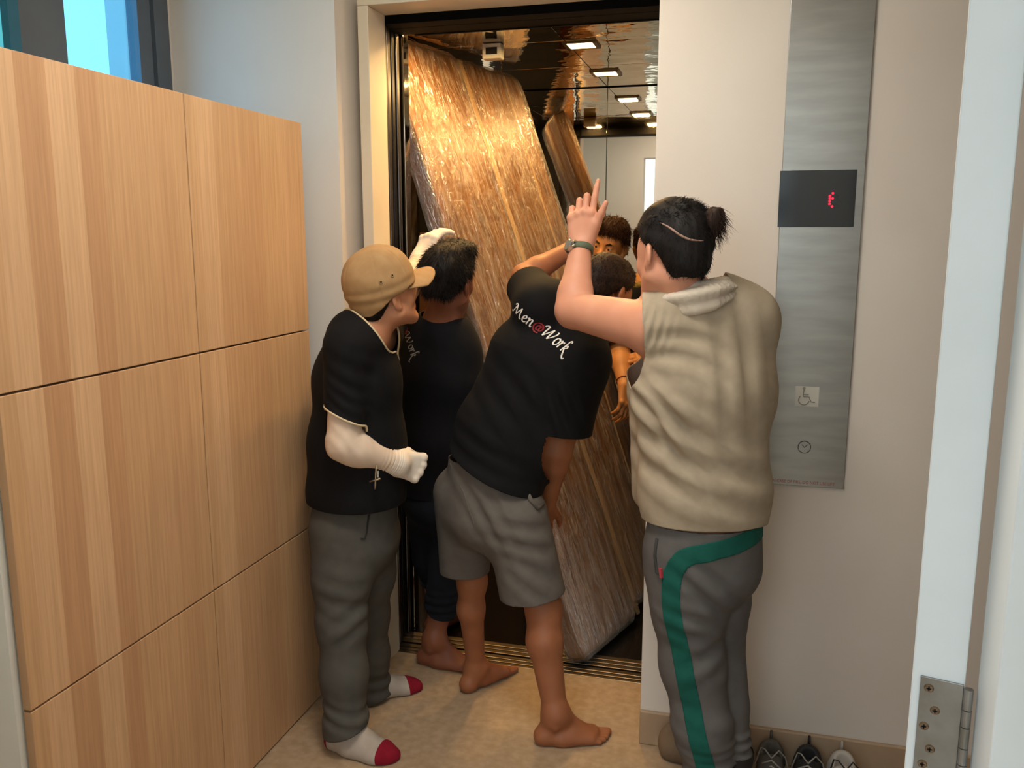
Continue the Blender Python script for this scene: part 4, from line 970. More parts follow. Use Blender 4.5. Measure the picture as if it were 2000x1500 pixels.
# ------------------------------------------------------------------ man in the cap (left)
def man_cap():
    U = UY
    pe = person('man at left in tan cap, black V-neck tee, grey trousers and white gloves', (-1.13, 2.42, 0))
    sk = skin_mat('skin_ruddy', 'bd8261', 'c78e6d')
    f = nrm((.80, .60, 0)); r = V3(f[1], -f[0], 0)
    SR, ER, WR = U(680, 680, 2.30), U(671, 868, 2.25), U(772, 903, 2.37)
    SL, EL, WL_ = U(738, 660, 2.54), U(782, 582, 2.80), U(820, 506, 3.0)
    HRt, KR, AR = U(668, 1040, 2.36), U(668, 1215, 2.31), U(676, 1418, 2.265)
    HLt, KL, AL = U(722, 1040, 2.49), U(716, 1200, 2.54), U(724, 1352, 2.575)
    NB = U(708, 652, 2.41); HC_ = U(751, 577, 2.43); R = frame((.55, .78, .30), (-.14, -.38, 1)); sc = .97
    secs = [(U(694, 1030, 2.425), .150, .125, r), (U(697, 930, 2.42), .150, .135, r), (U(697, 850, 2.42), .155, .135, r), (U(697, 740, 2.42), .152, .122, r), (U(703, 670, 2.415), .130, .092, r)]
    lo, hi = hull([SR, ER, WR, SL, EL, WL_, AL, AR, HC_, WR + V3(.15, .1, 0), WL_ + V3(.15, .15, .1), AR + V3(.2, 0, -.1)], .14); lo[2] = -.02
    s = SDF(lo, hi, HB); s.torso(thin(secs, .02)); s.chain([SR, NB, SL], [.06, .06, .06], .04); neck_sdf(s, HC_, R, NB, sc, .056, .064); head_sdf(s, HC_, R, sc)
    rr, rl = (.050, .046, .047, .034), (.05, .042, .042, .029)
    arm_sdf(s, SR, ER, WR, rr); arm_sdf(s, SL, EL, WL_, rl)
    hR = dict(d=nrm(WR - ER) * .9 + V3(.05, .25, -.02), n=(.35, -.9, .25), side=-1, curls=((.85, 1.35, .9), (.9, 1.4, .9), (.98, 1.4, .9), (1.08, 1.4, .9)), sc=1.06, fat=.9, wide=1.12, spread=(.12, .03, -.06, -.17), thumb=(.75, .35, -.55), tcurl=(.5, .6))
    hL = dict(d=(.30, .36, .88), n=(-.35, -.85, .35), side=1, curls=((.5, .5, .3), (.6, .5, .3), (.65, .5, .3), (.7, .5, .3)), sc=1.0, thumb=(.45, .85, .05), tcurl=(.1, .15), spread=(.12, .0, -.08, -.16))
    hand_sdf(s, WR, **hR); hand_sdf(s, WL_, **hL)
    leg_sdf(s, HRt, KR, AR); leg_sdf(s, HLt, KL, AL)
    fR, fL = UZ(760, 1482) - UZ(648, 1452), UZ(820, 1362) - UZ(705, 1384)
    foot_sdf(s, AR, fR, -1, .98, False); foot_sdf(s, AL, fL, 1, .98, False); s.floor()
    V, Q = s.mesh(1); mk('body', V, Q, sk, pe); eyes(HC_, R, sc, pe)
    hb = ([-.2, -.085, -.05, -.02, .012, .03, .06, .2], [-.050, -.052, -.045, .004, .014, .06, .085, .095])
    head_hair('hair', HC_, R, sc, *hb, M['hair'], pe, .005, .002, .0006, 32, nstr=1500, slen=.006, sw=.0008, lift=.3)
    # white sun sleeves and work gloves
    ms = cloth_mat('white_sun_sleeve', 'd3bda8', 'd9c5b1', rough=.8, bump=.15); mg = cloth_mat('white_glove', 'dcd0c2', 'e2d8cb', rough=.9, bump=.4, bscale=600)
    for sh, el, wr, rad, hk, nm in ((SR, ER, WR, rr, hR, 0), (SL, EL, WL_, rl, hL, 1)):
        s = SDF(*hull([sh, el, wr, np.asarray(wr) + nrm(hk['d']) * .2], .10), .004); arm_sdf(s, sh, el, wr, tuple(x + .004 for x in rad)); ax = nrm(wr - el)
        V, Q = s.mesh(2); N = normals(V, Q); V = V + N * (wrinkle(V, .0006, 60, seed=51) + fold(V, lerp(el, wr, .92), ax, .013, .0018, .035, .2) + fold(V, el, nrm(ax - nrm(el - sh)), .03, .003, .05, .05))[:, None]
        dd, t = dist_seg(V, el, wr); V, Q, _ = clip(V, Q, np.maximum((V - wr) @ ax + .004, .30 - np.clip(((V - sh) @ nrm(el - sh)) / np.linalg.norm(el - sh), 0, 1) if True else 0)); mk('sun_sleeve', V, Q, ms, pe, .0015)
        s = SDF(*hull([wr - ax * .05, np.asarray(wr) + nrm(hk['d']) * .2], .11), .0026); s.cone(wr - ax * .035, wr + ax * .01, rad[3] + .006, rad[3] + .004, .01); hand_sdf(s, wr, **hk, k=.002); s.F -= .0014
        V, Q = s.mesh(1); N = normals(V, Q); V = V + N * (wrinkle(V, .0007, 90, seed=52) + fold(V, wr - ax * .012, ax, .007, .0010, .022, .2))[:, None]; V, Q, _ = clip(V, Q, -((V - wr) @ ax + .028)); mk('work_glove', V, Q, mg, pe, .0015)
    # tee with cream piping
    m = M['tee_black']; s = SDF(*hull([SR, ER, SL, EL, HRt, HLt, NB], .2), HC)
    gs = [(U(694, 1060, 2.425), .150, .135, r), (U(697, 960, 2.42), .158, .148, r), (U(698, 870, 2.42), .164, .148, r), (U(697, 740, 2.42), .158, .130, r), (U(703, 670, 2.415), .138, .100, r)]
    s.torso(gs, .04); s.chain([SR, lerp(SR, NB, .5) + V3(0, 0, .01), NB - V3(0, 0, .015), lerp(SL, NB, .5) + V3(0, 0, .01), SL], [.068, .066, .064, .066, .068], .05)
    s.cone(SR, lerp(SR, ER, .9), .068, .061, .018); s.cone(SL, lerp(SL, EL, .9), .068, .068, .04)
    cR = U(677, 812, 2.27); cRn = nrm(nrm(ER - SR) + V3(-.45, 0, 0)); aL = nrm(EL - SL); cL = lerp(SL, EL, .6); aR = nrm(ER - SR); hz = U(690, 1000, 2.29)[2]
    vc = NB + f * .085 + V3(0, 0, -.03)
    def neckg(V):
        L = V - (NB + V3(0, 0, .03)); x, y, z = L @ r, L @ f, L[:, 2]; w = .082 + .0 * y; top = np.where(y > 0, -.015 - .55 * np.clip(y, 0, .2) * 1.15, -.005)      # V towards the front
        ww = np.where(y > 0, .085 - np.clip((.0 - z) * .45, 0, .06), .085); return np.maximum(np.maximum(np.abs(x) - ww, -np.inf), (-.15 if False else (top - .10 * (y > .02) - z))) * -1
    def g(V):
        vT = np.abs(torso_val(V, gs)); vR = np.abs(seg_val(V, SR, lerp(SR, ER, .9), .068, .061)); dL, _ = dist_seg(V, SL, EL + (EL - SL) * .4)
        gl = hz - V[:, 2]; gl = np.where((vR < vT) & ((V - SR) @ aR > .05), (V - cR) @ cRn, gl); gl = np.where((dL < .12) & ((V - SL) @ aL > .03), (V - cL) @ aL, gl)
        nk = (1 - np.linalg.norm((V - NB - V3(0, 0, .016) - f * .025 - r * .025) / V3(.102, .102, .094), axis=1)) * .06
        a = NB + f * .05 + V3(0, 0, .03); b = NB + f * .16 + V3(0, 0, -.115); dv, t = dist_seg(V, a, b); nk = np.maximum(nk, np.where((V - NB) @ f > -.02, .062 * (1 - t) + .004 - dv, -1))
        return np.maximum(gl, nk)
    def disp(V, N):
        d = wrinkle(V, .0018, 20, seed=61); d += fold(V, U(680, 730, 2.25), nrm((.6, 0, 1)), .05, .002, .08, .08) + fold(V, U(660, 790, 2.2), nrm((.7, 0, 1)), .035, .0025, .06, .08); return d
    o, V, Q = garment('v_neck_tee', s, m, pe, disp, g)
    edge_tube('neck_piping', V, Q, lambda P: (np.linalg.norm(P - NB, axis=1) < .21) & (P[:, 2] > NB[2] - .14) & (((P - SL) @ aL) < .05), M['piping'], o, .0032)
    edge_tube('cuff_piping', V, Q, lambda P: (dist_seg(P, SR, ER)[0] < .12) & (np.abs((P - cR) @ cRn) < .02), M['piping'], o, .0035)
    # trousers
    m = cloth_mat('charcoal_trousers', '4a4945', '504e49', bump=.25); s = SDF(*hull([HRt, HLt, AR, AL], .17), HC)
    s.torso([(U(694, 1050, 2.425), .150, .135, r), (U(694, 980, 2.425), .145, .13, r)], .04)
    s.chain([HRt, lerp(HRt, KR, .5), KR, lerp(KR, AR, .5), AR, AR + (AR - KR) * .2], [.098, .088, .074, .070, .064, .062], .04); s.chain([HLt, lerp(HLt, KL, .5), KL, lerp(KL, AL, .5), AL, AL + (AL - KL) * .2], [.095, .085, .072, .068, .066, .064], .04)
    cA, cB = U(690, 1425, 2.25), U(735, 1365, 2.56); nA, nB = nrm((.25, .1, -1)), nrm((.35, .0, -1)); wz = U(690, 975, 2.3)[2]
    def g(V):
        dR, _ = dist_seg(V, KR, AR); dL, _ = dist_seg(V, KL, AL); return np.maximum(np.where(dR < dL, (V - cA) @ nA, (V - cB) @ nB), V[:, 2] - wz - .06)
    def disp(V, N):
        d = wrinkle(V * [1, 1, .7], .0018, 22, seed=71); d += fold(V, U(660, 1180, 2.2), nrm((.3, 0, 1)), .06, .0035, .1, .1) + fold(V, AR + V3(0, 0, .055), nrm((.3, 0, 1)), .045, .005, .04, .12) + fold(V, AL + V3(0, 0, .06), nrm((.1, 0, 1)), .05, .005, .06, .14)
        d += fold(V, U(690, 1220, 2.25), nrm((-.55, 0, .8)), .06, .005, .06, .09); return d
    o, V, Q = garment('trousers', s, m, pe, disp, g)
    bv = bvh_of(V, Q)
    def on(u, v, l=.0015):
        h = bv.ray_cast(Vector(_C), Vector(nrm(ray(u, v))), 5); return (np.array(h[0]) + np.array(h[1]) * l) if h[0] is not None else None
    pts = [p for p in (on(u, v) for u, v in ((720, 1005), (716, 1040), (712, 1052), (705, 1052))) if p is not None]
    if len(pts) > 2: bm = bmesh.new(); tube(bm, pts, .003, 6); obj('pocket_edge', bm, cloth_mat('dark_seam', '2f2e2c'), pe, True)
    # socks with red toes and heels
    mk1 = cloth_mat('grey_sock', 'a49a90', 'ada398', rough=.95, bump=.5, bscale=700); mk2 = cloth_mat('red_sock_tip', '7d1426', '86192b', rough=.95, bump=.5, bscale=700)
    for ank, fd, sd in ((AR, fR, -1), (AL, fL, 1)):
        A = V3(ank[0], ank[1], 0); s = SDF(A - V3(.26, .26, .02), A + V3(.26, .26, .19), .004); foot_sdf(s, ank, fd, sd, .99, False); s.cone(ank, ank + V3(0, 0, .1), .042, .044, .03); s.F -= .005; s.floor(.0012)
        V, Q = s.mesh(2); V, Q, _ = clip(V, Q, V[:, 2] - .16); sk_ = mk('sock', V, Q, mk1, pe); fx = nrm([fd[0], fd[1], 0]); L = (V - A) @ fx; sy = (V - A) @ V3(fx[1], -fx[0], 0) * sd
        band('sock_toe', V, Q, .130 + .25 * np.abs(sy - .005) * 0 - .12 * (V[:, 2] - .02) - L, mk2, sk_, .0008); band('sock_heel', V, Q, np.maximum(L + .052 + .0 * V[:, 2], V[:, 2] - .055), mk2, sk_, .0008)
    # cap
    T = lambda *p: HC_ + R @ (np.array(p) * sc); mc = cloth_mat('tan_canvas', '9d7c55', 'a6865e', bump=.35, bscale=500)
    s = SDF(HC_ - .2, HC_ + .2, .004); s.ell(T(0, -.008, .052), V3(.090, .112, .096) * sc, R, .01); s.cone(T(0, -.01, -.02), T(0, -.01, .05), .088 * sc, .09 * sc, .03, (R[:, 1], 1.2, 1.2)); s.ell(T(0, -.008, .10), V3(.070, .085, .052) * sc, R, .04)
    V, Q = s.mesh(2); L = (V - HC_) @ R / sc; N = normals(V, Q)
    seam = np.minimum(np.abs(L[:, 0]), np.abs(np.sin(np.arctan2(L[:, 0], L[:, 1] + .01) * 3)) * .05); V = V - N * (.0015 * np.exp(-(seam / .003) ** 2) - wrinkle(L, .0020, 45, seed=81) - .0018 * np.cos((L[:, 2] - .03) * 160) * np.exp(-((L[:, 2] - .03) / .03) ** 2))[:, None]
    zb = np.interp(L[:, 1], [-.13, -.09, -.03, .03, .11], [-.030, -.026, .014, .026, .040]); V, Q, _ = clip(V, Q, zb - L[:, 2]); cp = mk('cap', V, Q, mc, pe, .002)
    bm = bmesh.new(); rows = []
    for i in range(9):
        t = i / 8; row = []
        for j in range(25):
            a = (j / 24 - .5) * 2.35; rad = (.108 + t * .088 * math.cos(a * .72) ** .8) ; x = math.sin(a) * (.088 + t * .004); y = .0 + math.cos(a) * .100 + t * .090 * max(math.cos(a * .68), 0) ** .6
            row.append(bm.verts.new(T(x, y, .040 - .000 - .35 * x * x * 10 * .9 - t * .012)))
        rows.append(row)
    for i in range(8):
        for j in range(24): bm.faces.new((rows[i][j], rows[i][j + 1], rows[i + 1][j + 1], rows[i + 1][j]))
    bmesh.ops.recalc_face_normals(bm, faces=bm.faces); o = obj('cap_brim', bm, mc, cp, True); md = o.modifiers.new('thickness', 'SOLIDIFY'); md.thickness = .004; md.offset = 0
    bvc = bvh_of(V, Q)
    for u, v in ((766, 538), (744, 551)):
        h = bvc.ray_cast(Vector(_C), Vector(nrm(ray(u, v))), 5)
        if h[0] is None: continue
        p, n = h[0], h[1]; q = n.to_track_quat('Z', 'Y')
        bm = bmesh.new(); bm2 = bmesh.new(); tube(bm, [p + q @ Vector((.0042 * math.cos(a), .0042 * math.sin(a), .001)) for a in np.linspace(0, 2 * pi, 14)[:-1]], .0015, 6, True); cyl(bm2, p - n * .001, p + n * .0012, .0026, seg=10); er = obj('eyelet_ring', bm, mc, cp, True); obj('eyelet_hole', bm2, M['black'], cp)
    bm = bmesh.new(); cyl(bm, T(0, -.008, .148), T(0, -.008, .156), .009, .006, seg=14); obj('cap_button', bm, mc, cp, True)
    # cross pendant hanging at the waist
    mp = mat('pendant_metal', 'a89a80', rough=.35, metal=.85); pc = U(733, 938, 2.27)
    bm = bmesh.new(); tube(bm, [U(735, 905, 2.285), U(734, 925, 2.275), U(733, 948, 2.27), U(732, 956, 2.27)], [.002, .0028, .0028, .002], 8); tube(bm, [U(722, 941, 2.268), U(743, 935, 2.268)], .0026, 8); obj('cross_pendant', bm, mp, pe, True)
    bm = bmesh.new()
    for i in range(6): p = U(738.5, 921 + i * 2.2, 2.272); bmesh.ops.create_icosphere(bm, subdivisions=1, radius=.0022, matrix=Matrix.Translation(p))
    obj('pendant_beads', bm, M['plate'], pe)
    bm = bmesh.new()
    for i, (u, v) in enumerate(((773, 1012), (774, 1019), (772, 1026), (770, 1033))):
        p = U(u, v, 2.52); bmesh.ops.create_icosphere(bm, subdivisions=2, radius=.0055 if i % 2 else .007, matrix=Matrix.Translation(p))
    obj('beaded_key_fob', bm, M['plate'], pe, True)

# ------------------------------------------------------------------ man inside the lift
def man_inside():
    U = UY
    pe = person('man inside the lift facing out beside the wrapped bundle', (-.46, 3.98, 0))
    sk = skin_mat('skin_olive', 'a8703f', 'b27a48')
    HC_ = U(1190, 481, 4.0); R = frame((-.20, -.97, -.10), (.22, -.1, 1)); sc = .96; NB = U(1222, 560, 4.02)
    SR, ER, WR = U(1205, 605, 3.92), U(1212, 695, 3.80), U(1220, 752, 3.68); SL, EL, WL_ = V3(-.27, 4.08, 1.36), V3(-.26, 3.98, 1.10), V3(-.36, 3.80, 1.06)
    wd = nrm((-1, .15, 0)); secs = [(V3(-.345, 4.12, .93), .135, .10, wd), (V3(-.34, 4.12, 1.06), .13, .10, wd), (V3(-.39, 4.09, 1.27), .15, .105, wd), (U(1240, 590, 4.06), .13, .085, wd)]
    hz = secs[0][0]; HRt, HLt = hz + V3(-.08, 0, -.03), hz + V3(.08, 0, -.03); KR, KL = HRt + V3(0, -.03, -.42), HLt + V3(0, -.03, -.42); AR, AL = V3(KR[0], 4.03, .09), V3(KL[0], 4.05, .09)
    lo, hi = hull([SR, SL, ER, WR, EL, WL_, HC_, AR, AL, WR + V3(0, -.1, -.1)], .16); lo[2] = -.02
    s = SDF(lo, hi, HB); s.torso(thin(secs)); s.chain([SR, NB, SL], [.058, .056, .058], .04); neck_sdf(s, HC_, R, NB, sc); head_sdf(s, HC_, R, sc)
    arm_sdf(s, SR, ER, WR); arm_sdf(s, SL, EL, WL_); hand_sdf(s, WR, (.12, -.35, -.9), (.8, -.5, .3), -1, ((.5, .6, .3),) * 4, 1., thumb=(.8, .4, -.4)); hand_sdf(s, WL_, (-.8, -.4, .1), (.2, -.4, .8), 1, ((.4, .5, .3),) * 4)
    leg_sdf(s, HRt, KR, AR); leg_sdf(s, HLt, KL, AL); foot_sdf(s, AR, (-.1, -1, 0), -1, .95); foot_sdf(s, AL, (.1, -1, 0), 1, .95); s.floor()
    V, Q = s.mesh(1); mk('body', V, Q, sk, pe); eyes(HC_, R, sc, pe, (.1, 1, -.05))
    hb = ([-.2, -.085, -.05, -.02, .012, .03, .06, .085, .2], [-.045, -.050, -.045, .012, .022, .030, .060, .066, .075])
    head_hair('hair', HC_, R, sc, *hb, mat('auburn_hair', '1f0f08', '2d170b', rough=.7, spec=.15, scale=60), pe, .010, .014, .003, 91, nstr=5200, slen=.022, sw=.0011, lift=.5, flow=(.1, .6, -.6))
    s = SDF(*hull([SR, SL, ER, EL, HRt, HLt, NB], .2), HC); s.torso([(c, a + .012, b + .018, w) for c, a, b, w in secs], .04); s.chain([SR, lerp(SR, NB, .5), NB - V3(0, 0, .02), lerp(SL, NB, .5), SL], [.066] * 5, .05); s.cone(SR, lerp(SR, ER, .95), .068, .070, .04); s.cone(SL, lerp(SL, EL, .9), .068, .07, .04)
    cR, cL = lerp(SR, ER, .82), lerp(SL, EL, .75); aR, aL = nrm(ER - SR), nrm(EL - SL)
    def g(V):
        dT, _ = dist_seg(V, secs[0][0], secs[3][0]); dR, _ = dist_seg(V, SR, ER); dL, _ = dist_seg(V, SL, EL); gl = secs[0][0][2] - .06 - V[:, 2]
        gl = np.where(dR < np.minimum(dT - .03, dL), (V - cR) @ aR, gl); gl = np.where(dL < np.minimum(dT - .03, dR), (V - cL) @ aL, gl); return np.maximum(gl, (1 - np.linalg.norm((V - NB - V3(0, -.02, .03)) / V3(.08, .09, .075), axis=1)) * .06)
    garment('dark_tee', s, M['tee_black'], pe, lambda V, N: wrinkle(V, .003, 22, seed=95), g)
    # olive neck cloth
    pts = [NB + V3(.085 * math.cos(a), .075 * math.sin(a), .012 + .012 * math.sin(a)) for a in np.linspace(0, 2 * pi, 14)]; s = SDF(*hull(pts, .06), .004); s.chain(pts, [.017] * 14, .01); V, Q = s.mesh(1); mk('neck_cloth', V + normals(V, Q) * wrinkle(V, .002, 80)[:, None], Q, cloth_mat('olive_cloth', '6d5a2c', '75622f'), pe)
    s = SDF(*hull([HRt, HLt, AR, AL], .15), HC); s.torso([(secs[0][0] - V3(0, 0, .03), .145, .11, wd), (secs[0][0], .14, .105, wd)], .04); s.chain([HRt, KR, AR], [.09, .07, .06], .03); s.chain([HLt, KL, AL], [.09, .07, .06], .03)
    garment('trousers', s, cloth_mat('black_trousers', '1c1d20', '202225'), pe, lambda V, N: wrinkle(V, .003, 24, seed=96), lambda V: .09 - V[:, 2])
    bm = bmesh.new(); ax = nrm(WR - ER); c = lerp(ER, WR, .86); u = nrm(np.cross(ax, (0, 1, 0))); w = np.cross(ax, u); tube(bm, [c + (u * math.cos(a) + w * math.sin(a)) * .034 for a in np.linspace(0, 2 * pi, 24)[:-1]], .002, 6, True); obj('red_bracelet', bm, mat('red_cord', '7a2018', rough=.7), pe, True)
man_middle(); man_back(); man_cap(); man_inside()

# ================================================================== WRAPPED BUNDLE
P0 = V3(-.5057, 2.952, .03); lv = nrm((-.3477, .1162, .9304)); wv = V3(.3012, .9535, -.0066); wv = nrm(wv - lv * (wv @ lv)); nv = nrm(np.cross(wv, lv))
BW, BL, RS = 1.0, 2.53, .475                # width, length, ridge between the two boards
def wrapmat():
    m = bpy.data.materials.new('stretch_film'); m.use_nodes = True; t = NT(m); t.n.remove(t.n['Principled BSDF'])
    tcn = t.new('ShaderNodeTexCoord'); uv = tcn.outputs['UV']
    def nz(sx, sy, det=3, dist=0.0, off=0):
        mp = t.new('ShaderNodeMapping'); mp.inputs['Scale'].default_value = (sx, sy, 1); mp.inputs['Location'].default_value = (off, off, 0); t.link(uv, mp.inputs[0])
        n = t.new('ShaderNodeTexNoise', i_Scale=1.0, i_Detail=det, i_Distortion=dist); t.link(mp.outputs[0], n.inputs['Vector']); return n.outputs['Fac']
    a = nz(70, 3.0, 3, .4); b = nz(22, 14, 4, 1.2, 5); c = nz(9, 1.2, 2, 0, 9); d = nz(150, 9, 2, .6, 3)
    def mth(op, x, y):
        n = t.new('ShaderNodeMath', operation=op)
        for i, v in enumerate((x, y)):
            if isinstance(v, (int, float)): n.inputs[i].default_value = v
            else: t.link(v, n.inputs[i])
        return n.outputs[0]
    h = mth('ADD', mth('ADD', mth('MULTIPLY', a, 1.0), mth('MULTIPLY', b, .8)), mth('ADD', mth('MULTIPLY', c, 1.2), mth('MULTIPLY', d, .35)))
    e1 = nz(34, 4.5, 2, 1.0, 21); e2 = nz(60, 14, 2, 1.5, 33)
    rdg = lambda x: mth('POWER', mth('SUBTRACT', 1.0, mth('MULTIPLY', mth('ABSOLUTE', mth('SUBTRACT', x, .5), 0), 2.0)), 14.0)
    cre = mth('ADD', rdg(e1), mth('MULTIPLY', rdg(e2), .6)); h = mth('ADD', h, mth('MULTIPLY', cre, .55))
    bp = t.new('ShaderNodeBump', i_Strength=.6, i_Distance=.012); t.link(h, bp.inputs['Height'])
    gl = t.new('ShaderNodeBsdfGlossy', i_Roughness=.13, i_Color=(1, 1, 1, 1)); t.link(bp.outputs[0], gl.inputs['Normal'])
    tr = t.new('ShaderNodeBsdfTransparent', i_Color=(1, .97, .93, 1)); df = t.new('ShaderNodeBsdfDiffuse', i_Color=lin('d8d0c2'))
    r = t.new('ShaderNodeMapRange'); t.link(mth('MULTIPLY', mth('ADD', a, c), b), r.inputs[0]); r.inputs[1].default_value = .50; r.inputs[2].default_value = .85; r.inputs[3].default_value = .015; r.inputs[4].default_value = .13
    sx = t.new('ShaderNodeSeparateXYZ'); t.link(uv, sx.inputs[0]); low = t.new('ShaderNodeMapRange'); t.link(sx.outputs[1], low.inputs[0]); low.inputs[1].default_value = .75; low.inputs[2].default_value = .05; low.inputs[3].default_value = 0; low.inputs[4].default_value = .10
    haze = mth('ADD', mth('ADD', r.outputs[0], mth('MULTIPLY', mth('MULTIPLY', cre, c), .34)), mth('MULTIPLY', low.outputs[0], mth('ADD', b, .4))); m1 = t.new('ShaderNodeMixShader'); t.link(haze, m1.inputs[0]); t.link(tr.outputs[0], m1.inputs[1]); t.link(df.outputs[0], m1.inputs[2])
    fr = t.new('ShaderNodeFresnel', i_IOR=1.6); t.link(bp.outputs[0], fr.inputs['Normal']); m2 = t.new('ShaderNodeMixShader'); t.link(mth('ADD', mth('MULTIPLY', fr.outputs[0], .6), .05), m2.inputs[0]); t.link(m1.outputs[0], m2.inputs[1]); t.link(gl.outputs[0], m2.inputs[2])
    t.link(m2.outputs[0], t.n['Material Output'].inputs[0]); return m
film = wrapmat()
bun = thing('wrapped_bundle', 'tall wooden panel bundle wrapped in clear stretch film, leaning across the lift doorway', 'bundle', tuple(P0))
panel_wood = mat('panel_wood', '6a3c06', '965f10', rough=.45, scale=2.4, stretch=(7, 7, .5), detail=7, lo=.3, hi=.7)
Mb = Matrix((Vector((*wv, 0)), Vector((*lv, 0)), Vector((*nv, 0)), Vector((*P0, 1)))).transposed()   # local: x width, y length, z out of the face
def bbox_(name, x0, x1, y0, y1, z0, z1, m, bev):
    bm = B(x0, x1, y0, y1, z0, z1, bev=bev); bmesh.ops.transform(bm, matrix=Mb, verts=bm.verts); return obj(name, bm, m, bun)
bbox_('front_panel', .010, RS - .004, .012, BL - .012, -.085, -.012, panel_wood, .01)
bbox_('rear_panel', RS + .004, BW - .01, .05, BL - .012, -.10, -.030, panel_wood, .01)
def film_shell(name, x0, x1, y0, y1, z0, z1, rad, flap=0, seed=0):
    """closed film skin round a panel: rounded rectangular section swept along the length, with creases"""
    nu, nv_ = 96, 240; sec = []
    w, h = x1 - x0, z1 - z0; per = []
    for k, (cx, cz, a0) in enumerate(((x1 - rad, z1 - rad, 0), (x0 + rad, z1 - rad, 90), (x0 + rad, z0 + rad, 180), (x1 - rad, z0 + rad, 270))):
        for i in range(7): a = math.radians(a0 + 90 * i / 6); per.append((cx + rad * math.cos(a), cz + rad * math.sin(a), math.cos(a), math.sin(a)))
    per.append(per[0]); pts = []
    for (xa, za, ca, sa), (xb, zb, cb, sb) in zip(per[:-1], per[1:]):
        n = max(1, int(math.hypot(xb - xa, zb - za) / .0085))
        for i in range(n): t = i / n; pts.append((xa + (xb - xa) * t, za + (zb - za) * t, ca + (cb - ca) * t, sa + (sb - sa) * t))
    pts = np.array(pts); m_ = len(pts); ys = np.linspace(0, 1, nv_); V = []; UVv = []
    arc = np.concatenate([[0], np.cumsum(np.linalg.norm(np.diff(pts[:, :2], axis=0), axis=1))]); r = np.random.RandomState(seed)
    cx, cz = (x0 + x1) / 2, (z0 + z1) / 2
    for t in ys:
        y = y0 + (y1 - y0) * t; e = min(t, 1 - t) * (y1 - y0); sh = 1 - (max(0, 1 - e / .055) ** 2) * .30       # ends rounded over
        p = pts.copy(); p[:, 0] = cx + (p[:, 0] - cx) * (1 - (1 - sh) * .35); p[:, 1] = cz + (p[:, 1] - cz) * sh
        V.append(np.stack([p[:, 0], np.full(m_, y), p[:, 1]], 1)); UVv.append(np.stack([arc, np.full(m_, y)], 1))
    V = np.concatenate(V); N = np.tile(np.stack([pts[:, 2], np.zeros(m_), pts[:, 3]], 1), (nv_, 1)); UVv = np.concatenate(UVv)
    a_, y_ = UVv[:, 0], UVv[:, 1]; d = 0
    for i in range(9):
        k = 40 + 120 * r.rand(); sl = r.normal(scale=.10); d = d + np.sin(k * (a_ + sl * y_) + 6 * r.rand()) * np.sin(2.2 * r.rand() * y_ + 6 * r.rand())
    d = .0009 * d + .0022 * np.sin(a_ * 30 + y_ * 9 + 2 * np.sin(y_ * 7)) * np.exp(-((y_ - .25) / .3) ** 2) + .003 * np.sin(a_ * 25 - y_ * 6 + 2 * np.sin(y_ * 11 + a_ * 8)) * np.exp(-((y_ - y1 + .12) / .2) ** 2)
    V = V + N * d[:, None]; idx = np.arange(nv_ * m_).reshape(nv_, m_); Q = np.stack([idx[:-1], np.roll(idx, -1, 1)[:-1], np.roll(idx, -1, 1)[1:], idx[1:]], -1).reshape(-1, 4)
    Wd = P0 + V[:, :1] * wv + V[:, 1:2] * lv + V[:, 2:] * nv
    me = bpy.data.meshes.new(name); caps = [tuple(idx[0][::-1]), tuple(idx[-1])]
    me.from_pydata(Wd.tolist(), [], [tuple(q) for q in Q.tolist()] + [tuple(int(i) for i in c) for c in caps]); uvl = me.uv_layers.new(name='film'); li = np.empty(len(me.loops), np.int32); me.loops.foreach_get('vertex_index', li); uvl.data.foreach_set('uv', UVv[li].astype(np.float32).ravel())
    bm = bmesh.new(); bm.from_mesh(me); bmesh.ops.recalc_face_normals(bm, faces=bm.faces); bm.to_mesh(me); bm.free()
    return link_mesh(name, me, film, bun, True)
film_shell('film_wrap', -.004, RS + .004, .0, BL, -.100, 0.0, .03, seed=3)
film_shell('film_wrap', RS - .012, BW + .004, .035, BL - .004, -.112, -.016, .028, seed=5)
def strap(x0, x1, sl, z, name, m, wd):
    bm = bmesh.new(); pts = [P0 + wv * (x0 + (x1 - x0) * t + .006 * math.sin(t * 9 + sl)) + lv * (.02 + (BL - .06) * t) + nv * (z + .0015 * math.sin(t * 40)) for t in np.linspace(0, 1, 60)]
    L = [bm.verts.new(p - wv * wd) for p in pts]; C = [bm.verts.new(p + nv * .005) for p in pts]; R_ = [bm.verts.new(p + wv * wd) for p in pts]
    for i in range(59):
        bm.faces.new((L[i], C[i], C[i + 1], L[i + 1])); bm.faces.new((C[i], R_[i], R_[i + 1], C[i + 1]))
    bmesh.ops.recalc_face_normals(bm, faces=bm.faces); return obj(name, bm, m, bun, True)
fold_m = mat('folded_film', 'c9a878', 'd2b286', rough=.28, scale=30, stretch=(1, 1, .2), spec=.8, coat=.5)
fold_m.node_tree.nodes['Principled BSDF'].inputs['Alpha'].default_value = .28
strap(RS - .012, RS - .004, 1, .002, 'film_fold', fold_m, .017); strap(.80, .83, 4, -.013, 'film_fold', fold_m, .007)

